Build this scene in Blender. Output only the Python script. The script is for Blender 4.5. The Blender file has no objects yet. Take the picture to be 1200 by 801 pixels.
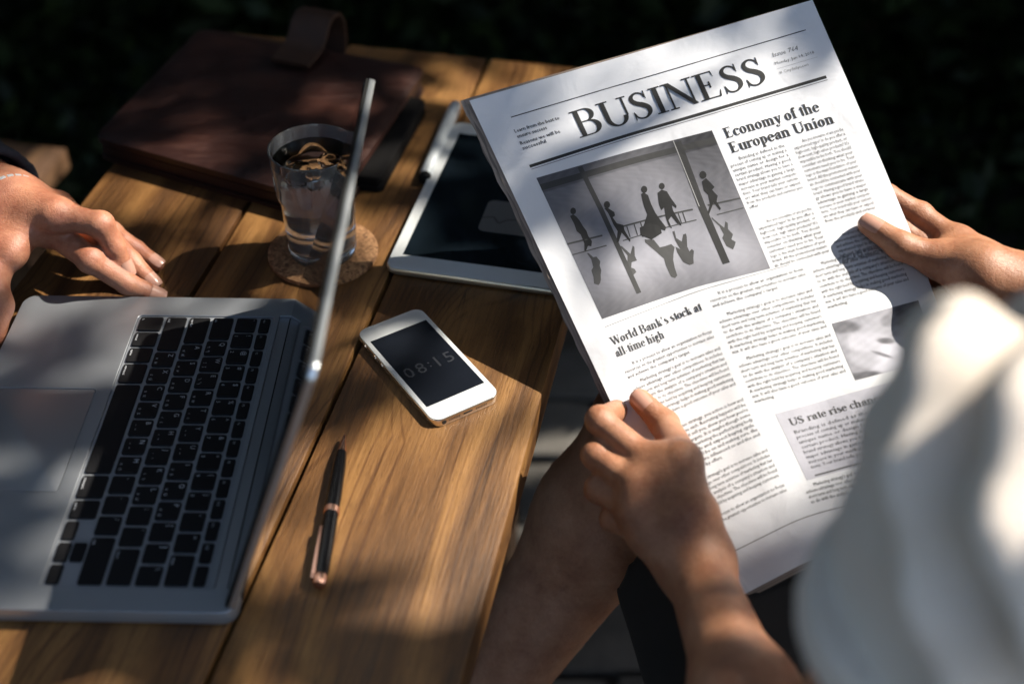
import bpy, bmesh, math, random
import numpy as np
from mathutils import Vector, Matrix
random.seed(7); rng = np.random.default_rng(11)
SC = bpy.context.scene; COL = SC.collection
rad = math.radians

# ---------------------------------------------------------------- camera
CAM_H = .692; PITCH = rad(40.3); FPX = 1580.0
cd = bpy.data.cameras.new('camera'); cam = bpy.data.objects.new('camera', cd); COL.objects.link(cam)
cam.location = (0, 0, CAM_H); cam.rotation_euler = (rad(90) - PITCH, 0, 0)
cd.sensor_width = 36; cd.lens = 36 * FPX / 1200; cd.clip_start = .02; cd.clip_end = 400
cd.dof.use_dof = True; cd.dof.focus_distance = 1.04; cd.dof.aperture_fstop = 3.0
SC.camera = cam
SC.cycles.use_denoising = True
SC.cycles.max_bounces = 8; SC.cycles.transmission_bounces = 8; SC.cycles.caustics_reflective = False; SC.cycles.caustics_refractive = False

# ---------------------------------------------------------------- world, sun, exposure
SUN_EL = rad(47); SUN_AZ = rad(14)          # azimuth measured from +x towards +y
SUN = Vector((math.cos(SUN_EL) * math.cos(SUN_AZ), math.cos(SUN_EL) * math.sin(SUN_AZ), math.sin(SUN_EL)))
w = bpy.data.worlds.new("World"); SC.world = w; w.use_nodes = True
nt = w.node_tree; bg = nt.nodes['Background']; sky = nt.nodes.new('ShaderNodeTexSky')
sky.sky_type = 'NISHITA'; sky.sun_disc = False; sky.sun_elevation = SUN_EL; sky.sun_rotation = rad(90) - SUN_AZ; sky.dust_density = 2.5; sky.ozone_density = .8
nt.links.new(sky.outputs[0], bg.inputs[0]); bg.inputs[1].default_value = .15
sl = bpy.data.lights.new('sun', 'SUN'); so = bpy.data.objects.new('sun', sl); COL.objects.link(so)
sl.energy = 4.0; sl.angle = rad(.5); sl.color = (1, .93, .82)
so.rotation_euler = SUN.to_track_quat('Z', 'Y').to_euler()
SC.view_settings.view_transform = 'Standard'; SC.view_settings.look = 'None'; SC.view_settings.gamma = 1
SC.view_settings.exposure = 1.35

# ---------------------------------------------------------------- helpers
_F = np.array([0, math.cos(PITCH), -math.sin(PITCH)]); _R = np.array([1, 0, 0.]); _U = np.cross(_R, _F); _C = np.array([0, 0, CAM_H])
def _ray(x, y): return _F + _R * (x - 600) / FPX - _U * (y - 400.5) / FPX
def at(x, y, z=0.0):                       # photo position -> point at height z
    r = _ray(x, y); return _C + r * (z - CAM_H) / r[2]
def dp(x, y, d): return _C + _ray(x, y) * d   # photo position + distance -> point

def link(name, me, mats=None, parent=None, loc=None):
    o = bpy.data.objects.new(name, me); COL.objects.link(o)
    if mats is not None:
        for m in (mats if isinstance(mats, (list, tuple)) else [mats]): me.materials.append(m)
    if parent is not None: o.parent = parent
    if loc is not None: o.location = loc
    return o
def empty(name, loc=(0, 0, 0), rz=0.0):
    o = bpy.data.objects.new(name, None); COL.objects.link(o); o.location = loc; o.rotation_euler = (0, 0, rz); o.empty_display_size = .02
    return o
def tag(o, label=None, cat=None, group=None, kind=None):
    if label: o['label'] = label
    if cat: o['category'] = cat
    if group: o['group'] = group
    if kind: o['kind'] = kind
    return o
def mesh(name, v, f, smooth=False):
    me = bpy.data.meshes.new(name); me.from_pydata([tuple(map(float, p)) for p in v], [], f); me.update()
    if smooth: me.shade_smooth()
    return me
def fixn(me):
    bm = bmesh.new(); bm.from_mesh(me); bmesh.ops.recalc_face_normals(bm, faces=bm.faces); bm.to_mesh(me); bm.free(); return me
def box_mesh(name, lo, hi, bev=0.0, seg=2):
    bm = bmesh.new(); bmesh.ops.create_cube(bm, size=1)
    lo = Vector(lo); hi = Vector(hi)
    for v in bm.verts: v.co = Vector([lo[i] + (v.co[i] + .5) * (hi[i] - lo[i]) for i in range(3)])
    if bev: bmesh.ops.bevel(bm, geom=bm.edges[:], offset=bev, segments=seg, affect='EDGES', profile=.6)
    me = bpy.data.meshes.new(name); bm.to_mesh(me); bm.free()
    if bev: me.shade_smooth(); me.set_sharp_from_angle(angle=rad(50))
    return me
def rrect(x0, y0, x1, y1, r, n=6):
    pts = []
    for cx, cy, a0 in ((x1 - r, y1 - r, 0), (x0 + r, y1 - r, 90), (x0 + r, y0 + r, 180), (x1 - r, y0 + r, 270)):
        for k in range(n + 1):
            a = rad(a0 + 90 * k / n); pts.append((cx + r * math.cos(a), cy + r * math.sin(a)))
    return pts
def prism(name, pts, z0, z1, bev=0.0, holes=(), seg=2, smooth=True):
    bm = bmesh.new(); loops = []
    for L in [pts] + list(holes):
        vs = [bm.verts.new((x, y, z0)) for x, y in L]
        es = [bm.edges.new((vs[i], vs[(i + 1) % len(vs)])) for i in range(len(vs))]; loops.append((vs, es))
    if holes:
        bmesh.ops.triangle_fill(bm, use_beauty=True, edges=bm.edges[:])
    else: bm.faces.new(loops[0][0])
    r = bmesh.ops.extrude_face_region(bm, geom=bm.faces[:])
    bmesh.ops.translate(bm, vec=(0, 0, z1 - z0), verts=[e for e in r['geom'] if isinstance(e, bmesh.types.BMVert)])
    bmesh.ops.recalc_face_normals(bm, faces=bm.faces)
    if bev:
        ed = [e for e in bm.edges if len(e.link_faces) == 2 and e.calc_face_angle(0) > rad(60) and abs(e.verts[0].co.z - e.verts[1].co.z) < 1e-6]
        bmesh.ops.bevel(bm, geom=ed, offset=bev, segments=seg, affect='EDGES', profile=.5)
    me = bpy.data.meshes.new(name); bm.to_mesh(me); bm.free()
    if smooth: me.shade_smooth(); me.set_sharp_from_angle(angle=rad(40))
    return me
def lathe(name, prof, n=48, close=True):
    v = []; f = []
    for r, z in prof:
        for k in range(n): a = 2 * math.pi * k / n; v.append((r * math.cos(a), r * math.sin(a), z))
    for i in range(len(prof) - 1):
        for k in range(n): f.append((i * n + k, i * n + (k + 1) % n, (i + 1) * n + (k + 1) % n, (i + 1) * n + k))
    if close: f.append(tuple(range(n))[::-1]); f.append(tuple((len(prof) - 1) * n + k for k in range(n)))
    me = mesh(name, v, f); fixn(me); me.shade_smooth(); me.set_sharp_from_angle(angle=rad(45)); return me
def tube(name, pts, radii, n=10):
    pts = [Vector(p) for p in pts]; v = []; f = []
    up = Vector((0, 0, 1))
    for i, p in enumerate(pts):
        t = (pts[min(i + 1, len(pts) - 1)] - pts[max(i - 1, 0)]).normalized()
        a = t.cross(up); a = a.normalized() if a.length > .05 else Vector((1, 0, 0)); b = a.cross(t)
        r = radii[i] if isinstance(radii, (list, tuple)) else radii
        for k in range(n):
            q = 2 * math.pi * k / n; v.append(p + (a * math.cos(q) + b * math.sin(q)) * r)
    for i in range(len(pts) - 1):
        for k in range(n): f.append((i * n + k, i * n + (k + 1) % n, (i + 1) * n + (k + 1) % n, (i + 1) * n + k))
    f.append(tuple(range(n))); f.append(tuple((len(pts) - 1) * n + k for k in range(n)))
    me = mesh(name, v, f); fixn(me); me.shade_smooth(); me.set_sharp_from_angle(angle=rad(60)); return me
def merge(name, meshes):
    v = []; f = []
    for me in meshes:
        o = len(v); v += [tuple(x.co) for x in me.vertices]; f += [tuple(o + i for i in p.vertices) for p in me.polygons]
    m = mesh(name, v, f); m.shade_smooth(); m.set_sharp_from_angle(angle=rad(40)); return m

# ---------------------------------------------------------------- materials
def mat(name, col=(.5, .5, .5), rough=.5, metal=0.0, spec=.5):
    m = bpy.data.materials.new(name); m.use_nodes = True; b = m.node_tree.nodes['Principled BSDF']
    b.inputs['Base Color'].default_value = (*col, 1); b.inputs['Roughness'].default_value = rough
    b.inputs['Metallic'].default_value = metal; b.inputs['Specular IOR Level'].default_value = spec
    return m
class N:
    def __init__(s, m): s.t = m.node_tree; s.b = s.t.nodes['Principled BSDF']
    def add(s, typ, **kw):
        n = s.t.nodes.new('ShaderNode' + typ)
        for k, v in kw.items():
            if k in n.inputs: n.inputs[k].default_value = v
            else: setattr(n, k, v)
        return n
    def l(s, a, b): s.t.links.new(a, b)
    def ramp(s, src, stops):
        r = s.add('ValToRGB'); e = r.color_ramp.elements
        while len(e) < len(stops): e.new(.5)
        for i, (p, c) in enumerate(stops): e[i].position = p; e[i].color = (*c, 1) if len(c) == 3 else c
        s.l(src, r.inputs[0]); return r.outputs[0]
    def coords(s, scale=(1, 1, 1), kind='Object', rot=(0, 0, 0)):
        c = s.add('TexCoord'); m = s.add('Mapping'); m.inputs['Scale'].default_value = scale; m.inputs['Rotation'].default_value = rot
        s.l(c.outputs[kind], m.inputs[0]); return m.outputs[0]
    def noise(s, vec, scale, detail=4, rough=.55, dist=0.0):
        n = s.add('TexNoise'); n.inputs['Scale'].default_value = scale; n.inputs['Detail'].default_value = detail
        n.inputs['Roughness'].default_value = rough; n.inputs['Distortion'].default_value = dist
        s.l(vec, n.inputs['Vector']); return n.outputs['Fac']
    def bump(s, h, strength=.3, dist=.001):
        b = s.add('Bump'); b.inputs['Strength'].default_value = strength; b.inputs['Distance'].default_value = dist
        s.l(h, b.inputs['Height']); s.l(b.outputs[0], s.b.inputs['Normal'])
    def mix(s, fac, a, b, typ='MIX'):
        m = s.add('Mix'); m.data_type = 'RGBA'; m.blend_type = typ
        for i, x in ((0, fac), (6, a), (7, b)):
            if isinstance(x, (int, float)): m.inputs[i].default_value = x
            elif isinstance(x, tuple): m.inputs[i].default_value = (*x, 1)
            else: s.l(x, m.inputs[i])
        return m.outputs[2]
    def math(s, op, a, b=None):
        m = s.add('Math'); m.operation = op
        for i, x in enumerate((a, b)):
            if x is None: continue
            if isinstance(x, (int, float)): m.inputs[i].default_value = x
            else: s.l(x, m.inputs[i])
        return m.outputs[0]

def wood_mat(name, dark, mid, light, rough=.42, scale=1.0):
    m = mat(name, mid, rough); n = N(m)
    oi = n.add('ObjectInfo'); tc = n.add('TexCoord'); add = n.add('VectorMath'); add.operation = 'ADD'
    sc = n.add('VectorMath'); sc.operation = 'SCALE'; n.l(oi.outputs['Location'], sc.inputs[0]); sc.inputs['Scale'].default_value = 7.3
    n.l(tc.outputs['Object'], add.inputs[0]); n.l(sc.outputs[0], add.inputs[1])
    def mp(s):
        q = n.add('Mapping'); q.inputs['Scale'].default_value = s; n.l(add.outputs[0], q.inputs[0]); return q.outputs[0]
    warp = n.noise(mp((6 * scale, 1.3 * scale, 6)), 1.0, 3, .5)
    # growth rings: bands across x bent by noise (cathedral figure)
    sx = n.add('SeparateXYZ'); n.l(add.outputs[0], sx.inputs[0])
    ph = n.math('ADD', n.math('MULTIPLY', sx.outputs[0], 34 * scale), n.math('MULTIPLY', warp, 14))
    ring = n.math('SINE', n.math('MULTIPLY', ph, 2.6)); ring = n.math('MULTIPLY', n.math('ADD', ring, 1), .5)
    fine = n.noise(mp((380, 20, 60)), 1.0, 6, .68)
    fine2 = n.noise(mp((1100, 75, 60)), 1.0, 4, .7)
    blot = n.noise(mp((9, 3.2, 9)), 1.0, 4, .55, .4)
    f = n.math('ADD', n.math('MULTIPLY', ring, .30), n.math('ADD', n.math('MULTIPLY', fine, .62), n.math('MULTIPLY', blot, .42)))
    c = n.ramp(f, [(.36, dark), (.60, mid), (.92, light)])
    vo = n.add('TexVoronoi'); vo.inputs['Scale'].default_value = 1.0; n.l(mp((8, 3.4, .01)), vo.inputs['Vector'])
    bend = n.math('MULTIPLY', n.ramp(vo.outputs['Distance'], [(0, (1, 1, 1)), (.45, (0, 0, 0))]), 1.6)
    ph2 = n.math('ADD', n.math('ADD', n.math('MULTIPLY', sx.outputs[0], 150 * scale), n.math('MULTIPLY', warp, 15)), n.math('MULTIPLY', bend, 6))
    line = n.ramp(n.math('SINE', n.math('MULTIPLY', ph2, 4.4)), [(.55, (1, 1, 1)), (1.0, (.50, .42, .36))])
    lm = n.ramp(n.noise(mp((22, 3, 9)), 1.0, 3, .6), [(.42, (0, 0, 0)), (.60, (1, 1, 1))])
    c = n.mix(.9, c, n.mix(lm, (1., 1., 1.), line), 'MULTIPLY')
    c = n.mix(.5, c, n.ramp(n.noise(mp((3.1, 2.2, 2)), 1.0, 6, .7, .6), [(.35, (.42, .38, .36)), (.58, (1, 1, 1))]), 'MULTIPLY')
    pore = n.ramp(fine2, [(.30, (.22, .16, .12)), (.44, (1, 1, 1))])
    c = n.mix(.75, c, pore, 'MULTIPLY')
    chk = n.noise(mp((55, 1.9, 20)), 1.0, 2, .5, .25)
    ck = n.ramp(n.math('ABSOLUTE', n.math('SUBTRACT', chk, .5)), [(.0, (.12, .08, .06)), (.010, (1, 1, 1))])
    msk = n.ramp(n.noise(mp((14, 4, 9)), 1.0, 2), [(.52, (0, 0, 0)), (.62, (1, 1, 1))])
    ck = n.mix(msk, (1., 1., 1.), ck)
    c = n.mix(.8, c, ck, 'MULTIPLY')
    # knots
    kn = n.ramp(vo.outputs['Distance'], [(.03, (.16, .10, .07)), (.075, (1, 1, 1))])
    c = n.mix(.75, c, kn, 'MULTIPLY')
    n.l(c, n.b.inputs['Base Color'])
    rr = n.add('MapRange'); rr.inputs['To Min'].default_value = rough - .1; rr.inputs['To Max'].default_value = rough + .18
    n.l(fine, rr.inputs[0]); n.l(rr.outputs[0], n.b.inputs['Roughness'])
    h = n.math('ADD', n.math('MULTIPLY', fine2, .5), n.math('ADD', fine, n.math('MULTIPLY', ring, .3)))
    n.bump(h, .45, .0012)
    return m
M = {}
M['wood'] = wood_mat('varnished_teak', (.046, .021, .008), (.145, .066, .020), (.30, .152, .048))
M['wood2'] = wood_mat('bench_wood', (.04, .02, .01), (.11, .055, .025), (.20, .11, .05), .6)
def simple(name, col, rough, metal=0., bump=0., bs=400, spec=.5, var=0.0):
    m = mat(name, col, rough, metal, spec); n = N(m)
    if bump or var:
        c = n.coords(); f = n.noise(c, bs, 4)
        if bump: n.bump(f, bump, .0006)
        if var:
            g = n.noise(c, bs * .07, 4, .6)
            k = n.ramp(g, [(.3, tuple(x * (1 - var) for x in col)), (.7, tuple(min(1, x * (1 + var)) for x in col))]); n.l(k, n.b.inputs['Base Color'])
    return m
M['alu'] = simple('brushed_aluminium', (.40, .42, .45), .42, .78, .08, 2500)
M['alu_edge'] = simple('bright_aluminium_edge', (.74, .78, .80), .33, .92)
M['keys'] = simple('black_key_plastic', (.006, .006, .007), .6, 0, .05, 3000, .25)
M['well'] = simple('keyboard_well_aluminium', (.36, .38, .41), .5, .6)
M['legend'] = simple('key_legend_white', (.55, .57, .6), .6)
M['hinge'] = simple('black_hinge_plastic', (.006, .006, .006), .6, 0, 0, 400, .2)
M['screen'] = simple('glossy_black_screen_glass', (.006, .006, .008), .04)
M['pscreen'] = simple('phone_screen_glass', (.009, .011, .016), .12)
M['digit'] = simple('grey_clock_digits', (.035, .038, .045), .3)
M['white'] = simple('white_device_face', (.58, .60, .60), .18)
M['chrome'] = simple('polished_champagne_steel', (.78, .70, .60), .18, 1.)
M['darkhole'] = simple('dark_port', (.01, .01, .01), .6)
M['penblack'] = simple('black_pen_lacquer', (.003, .003, .0035), .14, 0, 0, 400, .3)
M['rose'] = simple('rose_gold_metal', (.80, .45, .33), .22, 1.)
M['silver'] = simple('silver_metal', (.62, .66, .68), .35, .45)
M['cork'] = None
M['black'] = simple('black_leatherette', (.006, .0055, .0055), .8, 0, .3, 900, .12)
M['shorts'] = simple('black_cotton', (.008, .008, .009), .9, 0, .3, 900)
M['navy'] = simple('dark_navy_suiting', (.010, .012, .020), .85, 0, .4, 1500)
M['denim'] = simple('dark_trouser_cloth', (.015, .016, .022), .9, 0, .3, 900)
M['soil'] = simple('dark_soil', (.035, .028, .02), .95, 0, .8, 30, .5, .5)

m = mat('cork', (.36, .21, .10), .85); n = N(m); c = n.coords(); vo = n.add('TexVoronoi'); vo.inputs['Scale'].default_value = 420; n.l(c, vo.inputs['Vector'])
f = n.noise(c, 160, 5, .7); k = n.ramp(n.math('ADD', n.math('MULTIPLY', vo.outputs['Color'], .5), n.math('MULTIPLY', f, .6)), [(.25, (.06, .025, .010)), (.5, (.22, .105, .042)), (.8, (.40, .22, .10))])
n.l(k, n.b.inputs['Base Color']); n.bump(f, .8, .0012); M['cork'] = m

m = mat('oiled_brown_leather', (.055, .020, .013), .42); n = N(m); c = n.coords(); f = n.noise(c, 9, 5, .6, .5); g = n.noise(c, 500, 3)
cs = n.noise(n.coords((1, 3, 1)), 30, 5, .7, 1.0)
k = n.ramp(n.math('ADD', n.math('MULTIPLY', f, .7), n.math('MULTIPLY', cs, .3)), [(.36, (.012, .0042, .0035)), (.52, (.024, .0080, .0058)), (.66, (.052, .017, .010))]); n.l(k, n.b.inputs['Base Color'])
n.l(n.ramp(cs, [(.3, (.34,) * 3), (.7, (.55,) * 3)]), n.b.inputs['Roughness']); n.bump(n.math('ADD', g, n.math('MULTIPLY', cs, 2)), .35, .0008); M['leather'] = m
M['edge'] = simple('burnished_leather_edge', (.26, .11, .045), .6, 0, .4, 500)
M['strap'] = simple('brown_leather_strap', (.035, .015, .008), .5, 0, .4, 500, .5, .3)

def skin_mat(name, a, b, c2, sss=.004):
    m = mat(name, b, .46); n = N(m); c = n.coords(); f = n.noise(c, 38, 4, .6); g = n.noise(c, 900, 3, .6); h = n.noise(c, 260, 4, .7, .8)
    k = n.ramp(n.math('ADD', n.math('MULTIPLY', f, .7), n.math('MULTIPLY', h, .3)), [(.34, a), (.5, b), (.66, c2)]); n.l(k, n.b.inputs['Base Color'])
    n.b.inputs['Subsurface Weight'].default_value = .35; n.b.inputs['Subsurface Radius'].default_value = (1, .35, .2); n.b.inputs['Subsurface Scale'].default_value = sss
    n.bump(n.math('ADD', g, n.math('MULTIPLY', h, 1.6)), .38, .0009); return m
M['skinw'] = skin_mat('tanned_skin', (.26, .105, .055), (.36, .165, .09), (.45, .225, .13))
M['skinm'] = skin_mat('ruddy_skin', (.26, .09, .05), (.37, .155, .09), (.47, .22, .13))
M['nail'] = simple('fingernail', (.50, .28, .21), .25)
M['hairw'] = simple('dark_brown_hair', (.02, .012, .008), .5, 0, .8, 300)
m = mat('cream_cotton', (.70, .615, .53), .9); n = N(m); c = n.coords(); f = n.noise(c, 1200, 2); n.bump(n.math('ADD', f, n.math('MULTIPLY', n.noise(c, 22, 3), 6)), .35, .002)
n.b.inputs['Sheen Weight'].default_value = .2; n.b.inputs['Subsurface Weight'].default_value = .15; n.b.inputs['Subsurface Radius'].default_value = (1, .8, .6); n.b.inputs['Subsurface Scale'].default_value = .01; M['shirt'] = m
# paper + printed tones (colour attribute carries the flat print)
m = mat('newsprint', (.74, .75, .78), .62, 0, .35); n = N(m); c = n.coords()
at_ = n.add('Attribute'); at_.attribute_name = 'ink'; n.l(n.mix(n.ramp(n.noise(c, 1400, 3), [(.3, (.94,) * 3), (.7, (1,) * 3)]), at_.outputs['Color'], at_.outputs['Color']), n.b.inputs['Base Color'])
n.bump(n.math('ADD', n.noise(c, 26, 3, .5, .6), n.math('MULTIPLY', n.noise(c, 600, 2), .04)), .35, .0035)
M['paper'] = m
M['edgepaper'] = simple('grey_brown_newsprint_edge', (.42, .35, .30), .85, 0, .5, 700, .5, .35)
M['ink'] = mat('black_ink', (.022, .022, .032), .55); M['inkgrey'] = mat('grey_ink', (.20, .21, .25), .6)

def glass(name, col, ior, rough=0.0):
    m = mat(name, col, rough); b = m.node_tree.nodes['Principled BSDF']; b.inputs['Transmission Weight'].default_value = 1; b.inputs['IOR'].default_value = ior; return m
M['glass'] = glass('clear_glass', (.97, .99, .98), 1.47); M['water'] = glass('water', (.97, .98, .98), 1.33); mm = M['glass']; n = N(mm); n.b.inputs['Roughness'].default_value = .015; df_ = n.add('BsdfDiffuse'); df_.inputs[0].default_value = (.8, .86, .88, 1); mx = n.add('MixShader'); mx.inputs[0].default_value = .085; ou = [x for x in n.t.nodes if x.type == 'OUTPUT_MATERIAL'][0]; n.l(n.b.outputs[0], mx.inputs[1]); n.l(df_.outputs[0], mx.inputs[2]); n.l(mx.outputs[0], ou.inputs[0])  # pale diffuse haze mixed into the glass to lighten its dark refraction
M['ice'] = glass('ice', (.97, .98, .98), 1.045, .04)

m = mat('grey_paving', (.16, .15, .13), .85); n = N(m); c = n.coords(); oi = n.add('ObjectInfo'); f = n.noise(c, 14, 6, .65)
k = n.ramp(n.math('ADD', n.math('MULTIPLY', f, .8), n.math('MULTIPLY', oi.outputs['Random'], .25)), [(.3, (.028, .026, .022)), (.6, (.062, .056, .048)), (.85, (.12, .11, .095))]); n.l(k, n.b.inputs['Base Color']); n.bump(f, .5, .008); M['stone'] = m
def leaf_mat(name, a, b):
    m = mat(name, a, .5); n = N(m); at2 = n.add('Attribute'); at2.attribute_name = 'tone'
    n.l(n.mix(at2.outputs['Fac'], a, b), n.b.inputs['Base Color'])
    t = n.add('BsdfTranslucent'); n.l(n.mix(at2.outputs['Fac'], a, b), t.inputs[0]); mx = n.add('MixShader'); mx.inputs[0].default_value = .22
    out = [x for x in n.t.nodes if x.type == 'OUTPUT_MATERIAL'][0]; n.l(n.b.outputs[0], mx.inputs[1]); n.l(t.outputs[0], mx.inputs[2]); n.l(mx.outputs[0], out.inputs[0]); return m
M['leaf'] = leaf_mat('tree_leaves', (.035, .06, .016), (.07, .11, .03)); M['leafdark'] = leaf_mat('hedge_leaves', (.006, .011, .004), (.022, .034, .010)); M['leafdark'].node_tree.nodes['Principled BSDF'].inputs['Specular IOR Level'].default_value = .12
M['bark'] = simple('bark', (.09, .065, .045), .9, 0, .9, 40, .5, .3)

# ---------------------------------------------------------------- implicit surfaces for bodies and cloth
def cap(p, a, b, ra, rb):
    a = np.asarray(a, float); b = np.asarray(b, float); ba = b - a; pa = p - a
    h = np.clip((pa @ ba) / max(ba @ ba, 1e-12), 0, 1)
    return np.linalg.norm(pa - h[:, None] * ba, axis=1) - (ra + (rb - ra) * h)
def ell(p, c, r, rot=None):
    q = p - np.asarray(c, float)
    if rot is not None: q = q @ rot
    r = np.asarray(r, float); k = np.linalg.norm(q / r, axis=1); k2 = np.linalg.norm(q / (r * r), axis=1)
    return k * (k - 1) / np.maximum(k2, 1e-9)
def smin(a, b, k):
    h = np.clip(.5 + .5 * (b - a) / k, 0, 1); return b + (a - b) * h - k * h * (1 - h)
def smax(a, b, k): return -smin(-a, -b, k)
def chain(p, pts, radii, k=.004):
    d = None
    for i in range(len(pts) - 1):
        e = cap(p, pts[i], pts[i + 1], radii[i], radii[i + 1]); d = e if d is None else smin(d, e, k)
    return d
def nets(fn, lo, hi, h, B=8):
    lo = np.array(lo, float); dims = (np.ceil((np.array(hi) - lo) / h / B).astype(int)) * B + 1
    G = np.full(tuple(dims), 1.0, np.float32); nb = (dims - 1) // B
    bi = np.stack(np.meshgrid(*[np.arange(k) for k in nb], indexing='ij'), -1).reshape(-1, 3)
    cen = lo + (bi + .5) * B * h; dc = fn(cen); act = np.abs(dc) < B * h * .95 + .004
    for b, s in zip(bi[~act], dc[~act]):
        G[b[0]*B:b[0]*B+B+1, b[1]*B:b[1]*B+B+1, b[2]*B:b[2]*B+B+1] = 1 if s > 0 else -1
    g = np.stack(np.meshgrid(*[np.arange(B + 1)] * 3, indexing='ij'), -1).reshape(-1, 3)
    ab = bi[act]
    for s in range(0, len(ab), 400):
        blk = ab[s:s+400]; P = (lo + (blk[:, None, :] * B + g[None]) * h).reshape(-1, 3); D = fn(P).reshape(len(blk), B + 1, B + 1, B + 1)
        for b, d in zip(blk, D): G[b[0]*B:b[0]*B+B+1, b[1]*B:b[1]*B+B+1, b[2]*B:b[2]*B+B+1] = d
    S = G < 0; X, Y, Z = [k - 1 for k in dims]
    cnt = np.zeros((X, Y, Z), np.int8)
    for i in (0, 1):
        for j in (0, 1):
            for k in (0, 1): cnt += S[i:X+i, j:Y+j, k:Z+k]
    cells = (cnt > 0) & (cnt < 8); idx = np.full(cells.shape, -1, np.int64); ci = np.argwhere(cells); idx[cells] = np.arange(len(ci))
    acc = np.zeros((len(ci), 3)); nn = np.zeros(len(ci))
    cor = np.array([[i, j, k] for i in (0, 1) for j in (0, 1) for k in (0, 1)])
    for a in range(8):
        for b in range(a + 1, 8):
            if np.abs(cor[a] - cor[b]).sum() != 1: continue
            pa = ci + cor[a]; pb = ci + cor[b]; va = G[tuple(pa.T)]; vb = G[tuple(pb.T)]; m = (va < 0) != (vb < 0)
            t = (va[m] / (va[m] - vb[m]))[:, None]; acc[m] += pa[m] + t * (pb[m] - pa[m]); nn[m] += 1
    V = lo + acc / nn[:, None] * h; F = []
    for ax in range(3):
        o = [0, 0, 0]; o[ax] = 1; u, v = [k for k in range(3) if k != ax]
        sl = [slice(1, None)] * 3; sl[ax] = slice(0, -1)
        A = S[tuple(slice(0 if q == ax else 1, dims[q] - 1) for q in range(3))]
        Bb = S[tuple(slice(1 if q == ax else 1, dims[q] if q == ax else dims[q] - 1) for q in range(3))]
        cr = np.argwhere(A != Bb)
        base = cr.copy();
        for q in range(3):
            if q != ax: base[:, q] += 1
        def I(du, dv):
            c = base.copy(); c[:, u] -= du; c[:, v] -= dv; return idx[tuple(c.T)]
        quad = np.stack([I(0, 0), I(1, 0), I(1, 1), I(0, 1)], 1)
        flip = A[tuple(cr.T)]
        if ax == 1: flip = ~flip
        quad[flip] = quad[flip][:, ::-1]; F.append(quad[(quad >= 0).all(1)])
    return V, np.concatenate(F)
def npmesh(name, parts, mats):
    """parts: list of (V,F,material_index) joined into one mesh"""
    vs = []; fs = []; mi = []; o = 0
    for V, F, k in parts: vs.append(V); fs.append(F[:, ::-1] + o); mi += [k] * len(F); o += len(V)
    V = np.concatenate(vs); F = np.concatenate(fs).astype(np.int32)
    me = bpy.data.meshes.new(name); me.vertices.add(len(V)); me.vertices.foreach_set('co', V.astype(np.float32).ravel())
    me.loops.add(F.size); me.loops.foreach_set('vertex_index', F.ravel()); me.polygons.add(len(F)); me.polygons.foreach_set('loop_start', np.arange(0, F.size, 4, dtype=np.int32))
    me.polygons.foreach_set('material_index', np.array(mi, np.int32)); me.update(); me.validate()
    fixn(me); me.shade_smooth()
    for m in mats: me.materials.append(m)
    return me
def nail_patch(tip, prev, dorsal, wdt=.0058, ln=.0065, up=.0078, slope=.07):
    """curved nail lying on the back of the last finger bone"""
    tip = np.array(tip, float); t = tip - np.array(prev, float); t /= np.linalg.norm(t); d = np.array(dorsal, float); d -= t * (d @ t); d /= np.linalg.norm(d); s = np.cross(t, d)
    nu, nv = 12, 14; V = []; F = []
    for j in range(nv + 1):
        for i in range(nu + 1):
            a = (i / nu - .5) * 2; b = (j / nv - .5) * 2
            sx = a * math.sqrt(max(0, 1 - .42 * b * b)) if b > 0 else a * (1 - .13 * abs(b) ** 3)
            r_ = up * 1.02; drop = r_ - math.sqrt(r_ * r_ - (sx * wdt) ** 2) + max(0, b) ** 2 * .0010 + b * ln * slope - .0006
            V.append(tip + s * sx * wdt + t * (b * ln + .0002) + d * (up - drop))
    for j in range(nv):
        for i in range(nu): k = j * (nu + 1) + i; F.append((k, k + 1, k + nu + 2, k + nu + 1))
    return np.array(V), np.array(F)

# ================================================================= SETTING
TH = math.atan(.207)                                  # the table runs slightly to the right as it recedes
ux = np.array([math.cos(TH), -math.sin(TH), 0]); uy = np.array([math.sin(TH), math.cos(TH), 0])
g = link('ground', mesh('ground', [(-60, -60, -.765), (60, -60, -.765), (60, 60, -.765), (-60, 60, -.765)], [(0, 1, 2, 3)]), M['soil']); tag(g, kind='structure')
pav = empty('pavement'); tag(pav, kind='structure'); pv = []
for k in range(4):
    r = random.Random(k); a, b = .118, .058
    pv.append(box_mesh('paving_stone', (-a, -b, -.02), (a, b, 0), .006, 2))
cnt = 0
for j in range(-5, 22):
    for i in range(-6, 11):
        x = i * .25 + (j % 2) * .125; y = -.05 + j * .128
        if x < -1.45 or x > 2.4: continue
        if cnt >= 290: break
        o = link('paving_stone', pv[cnt % 4], None, pav, (x + random.uniform(-.003, .003), y, -.74 + random.uniform(-.004, .004))); o.rotation_euler = (random.uniform(-.01, .01), random.uniform(-.01, .01), random.uniform(-.02, .02)); cnt += 1
for me in pv: me.materials.append(M['stone'])

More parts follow.
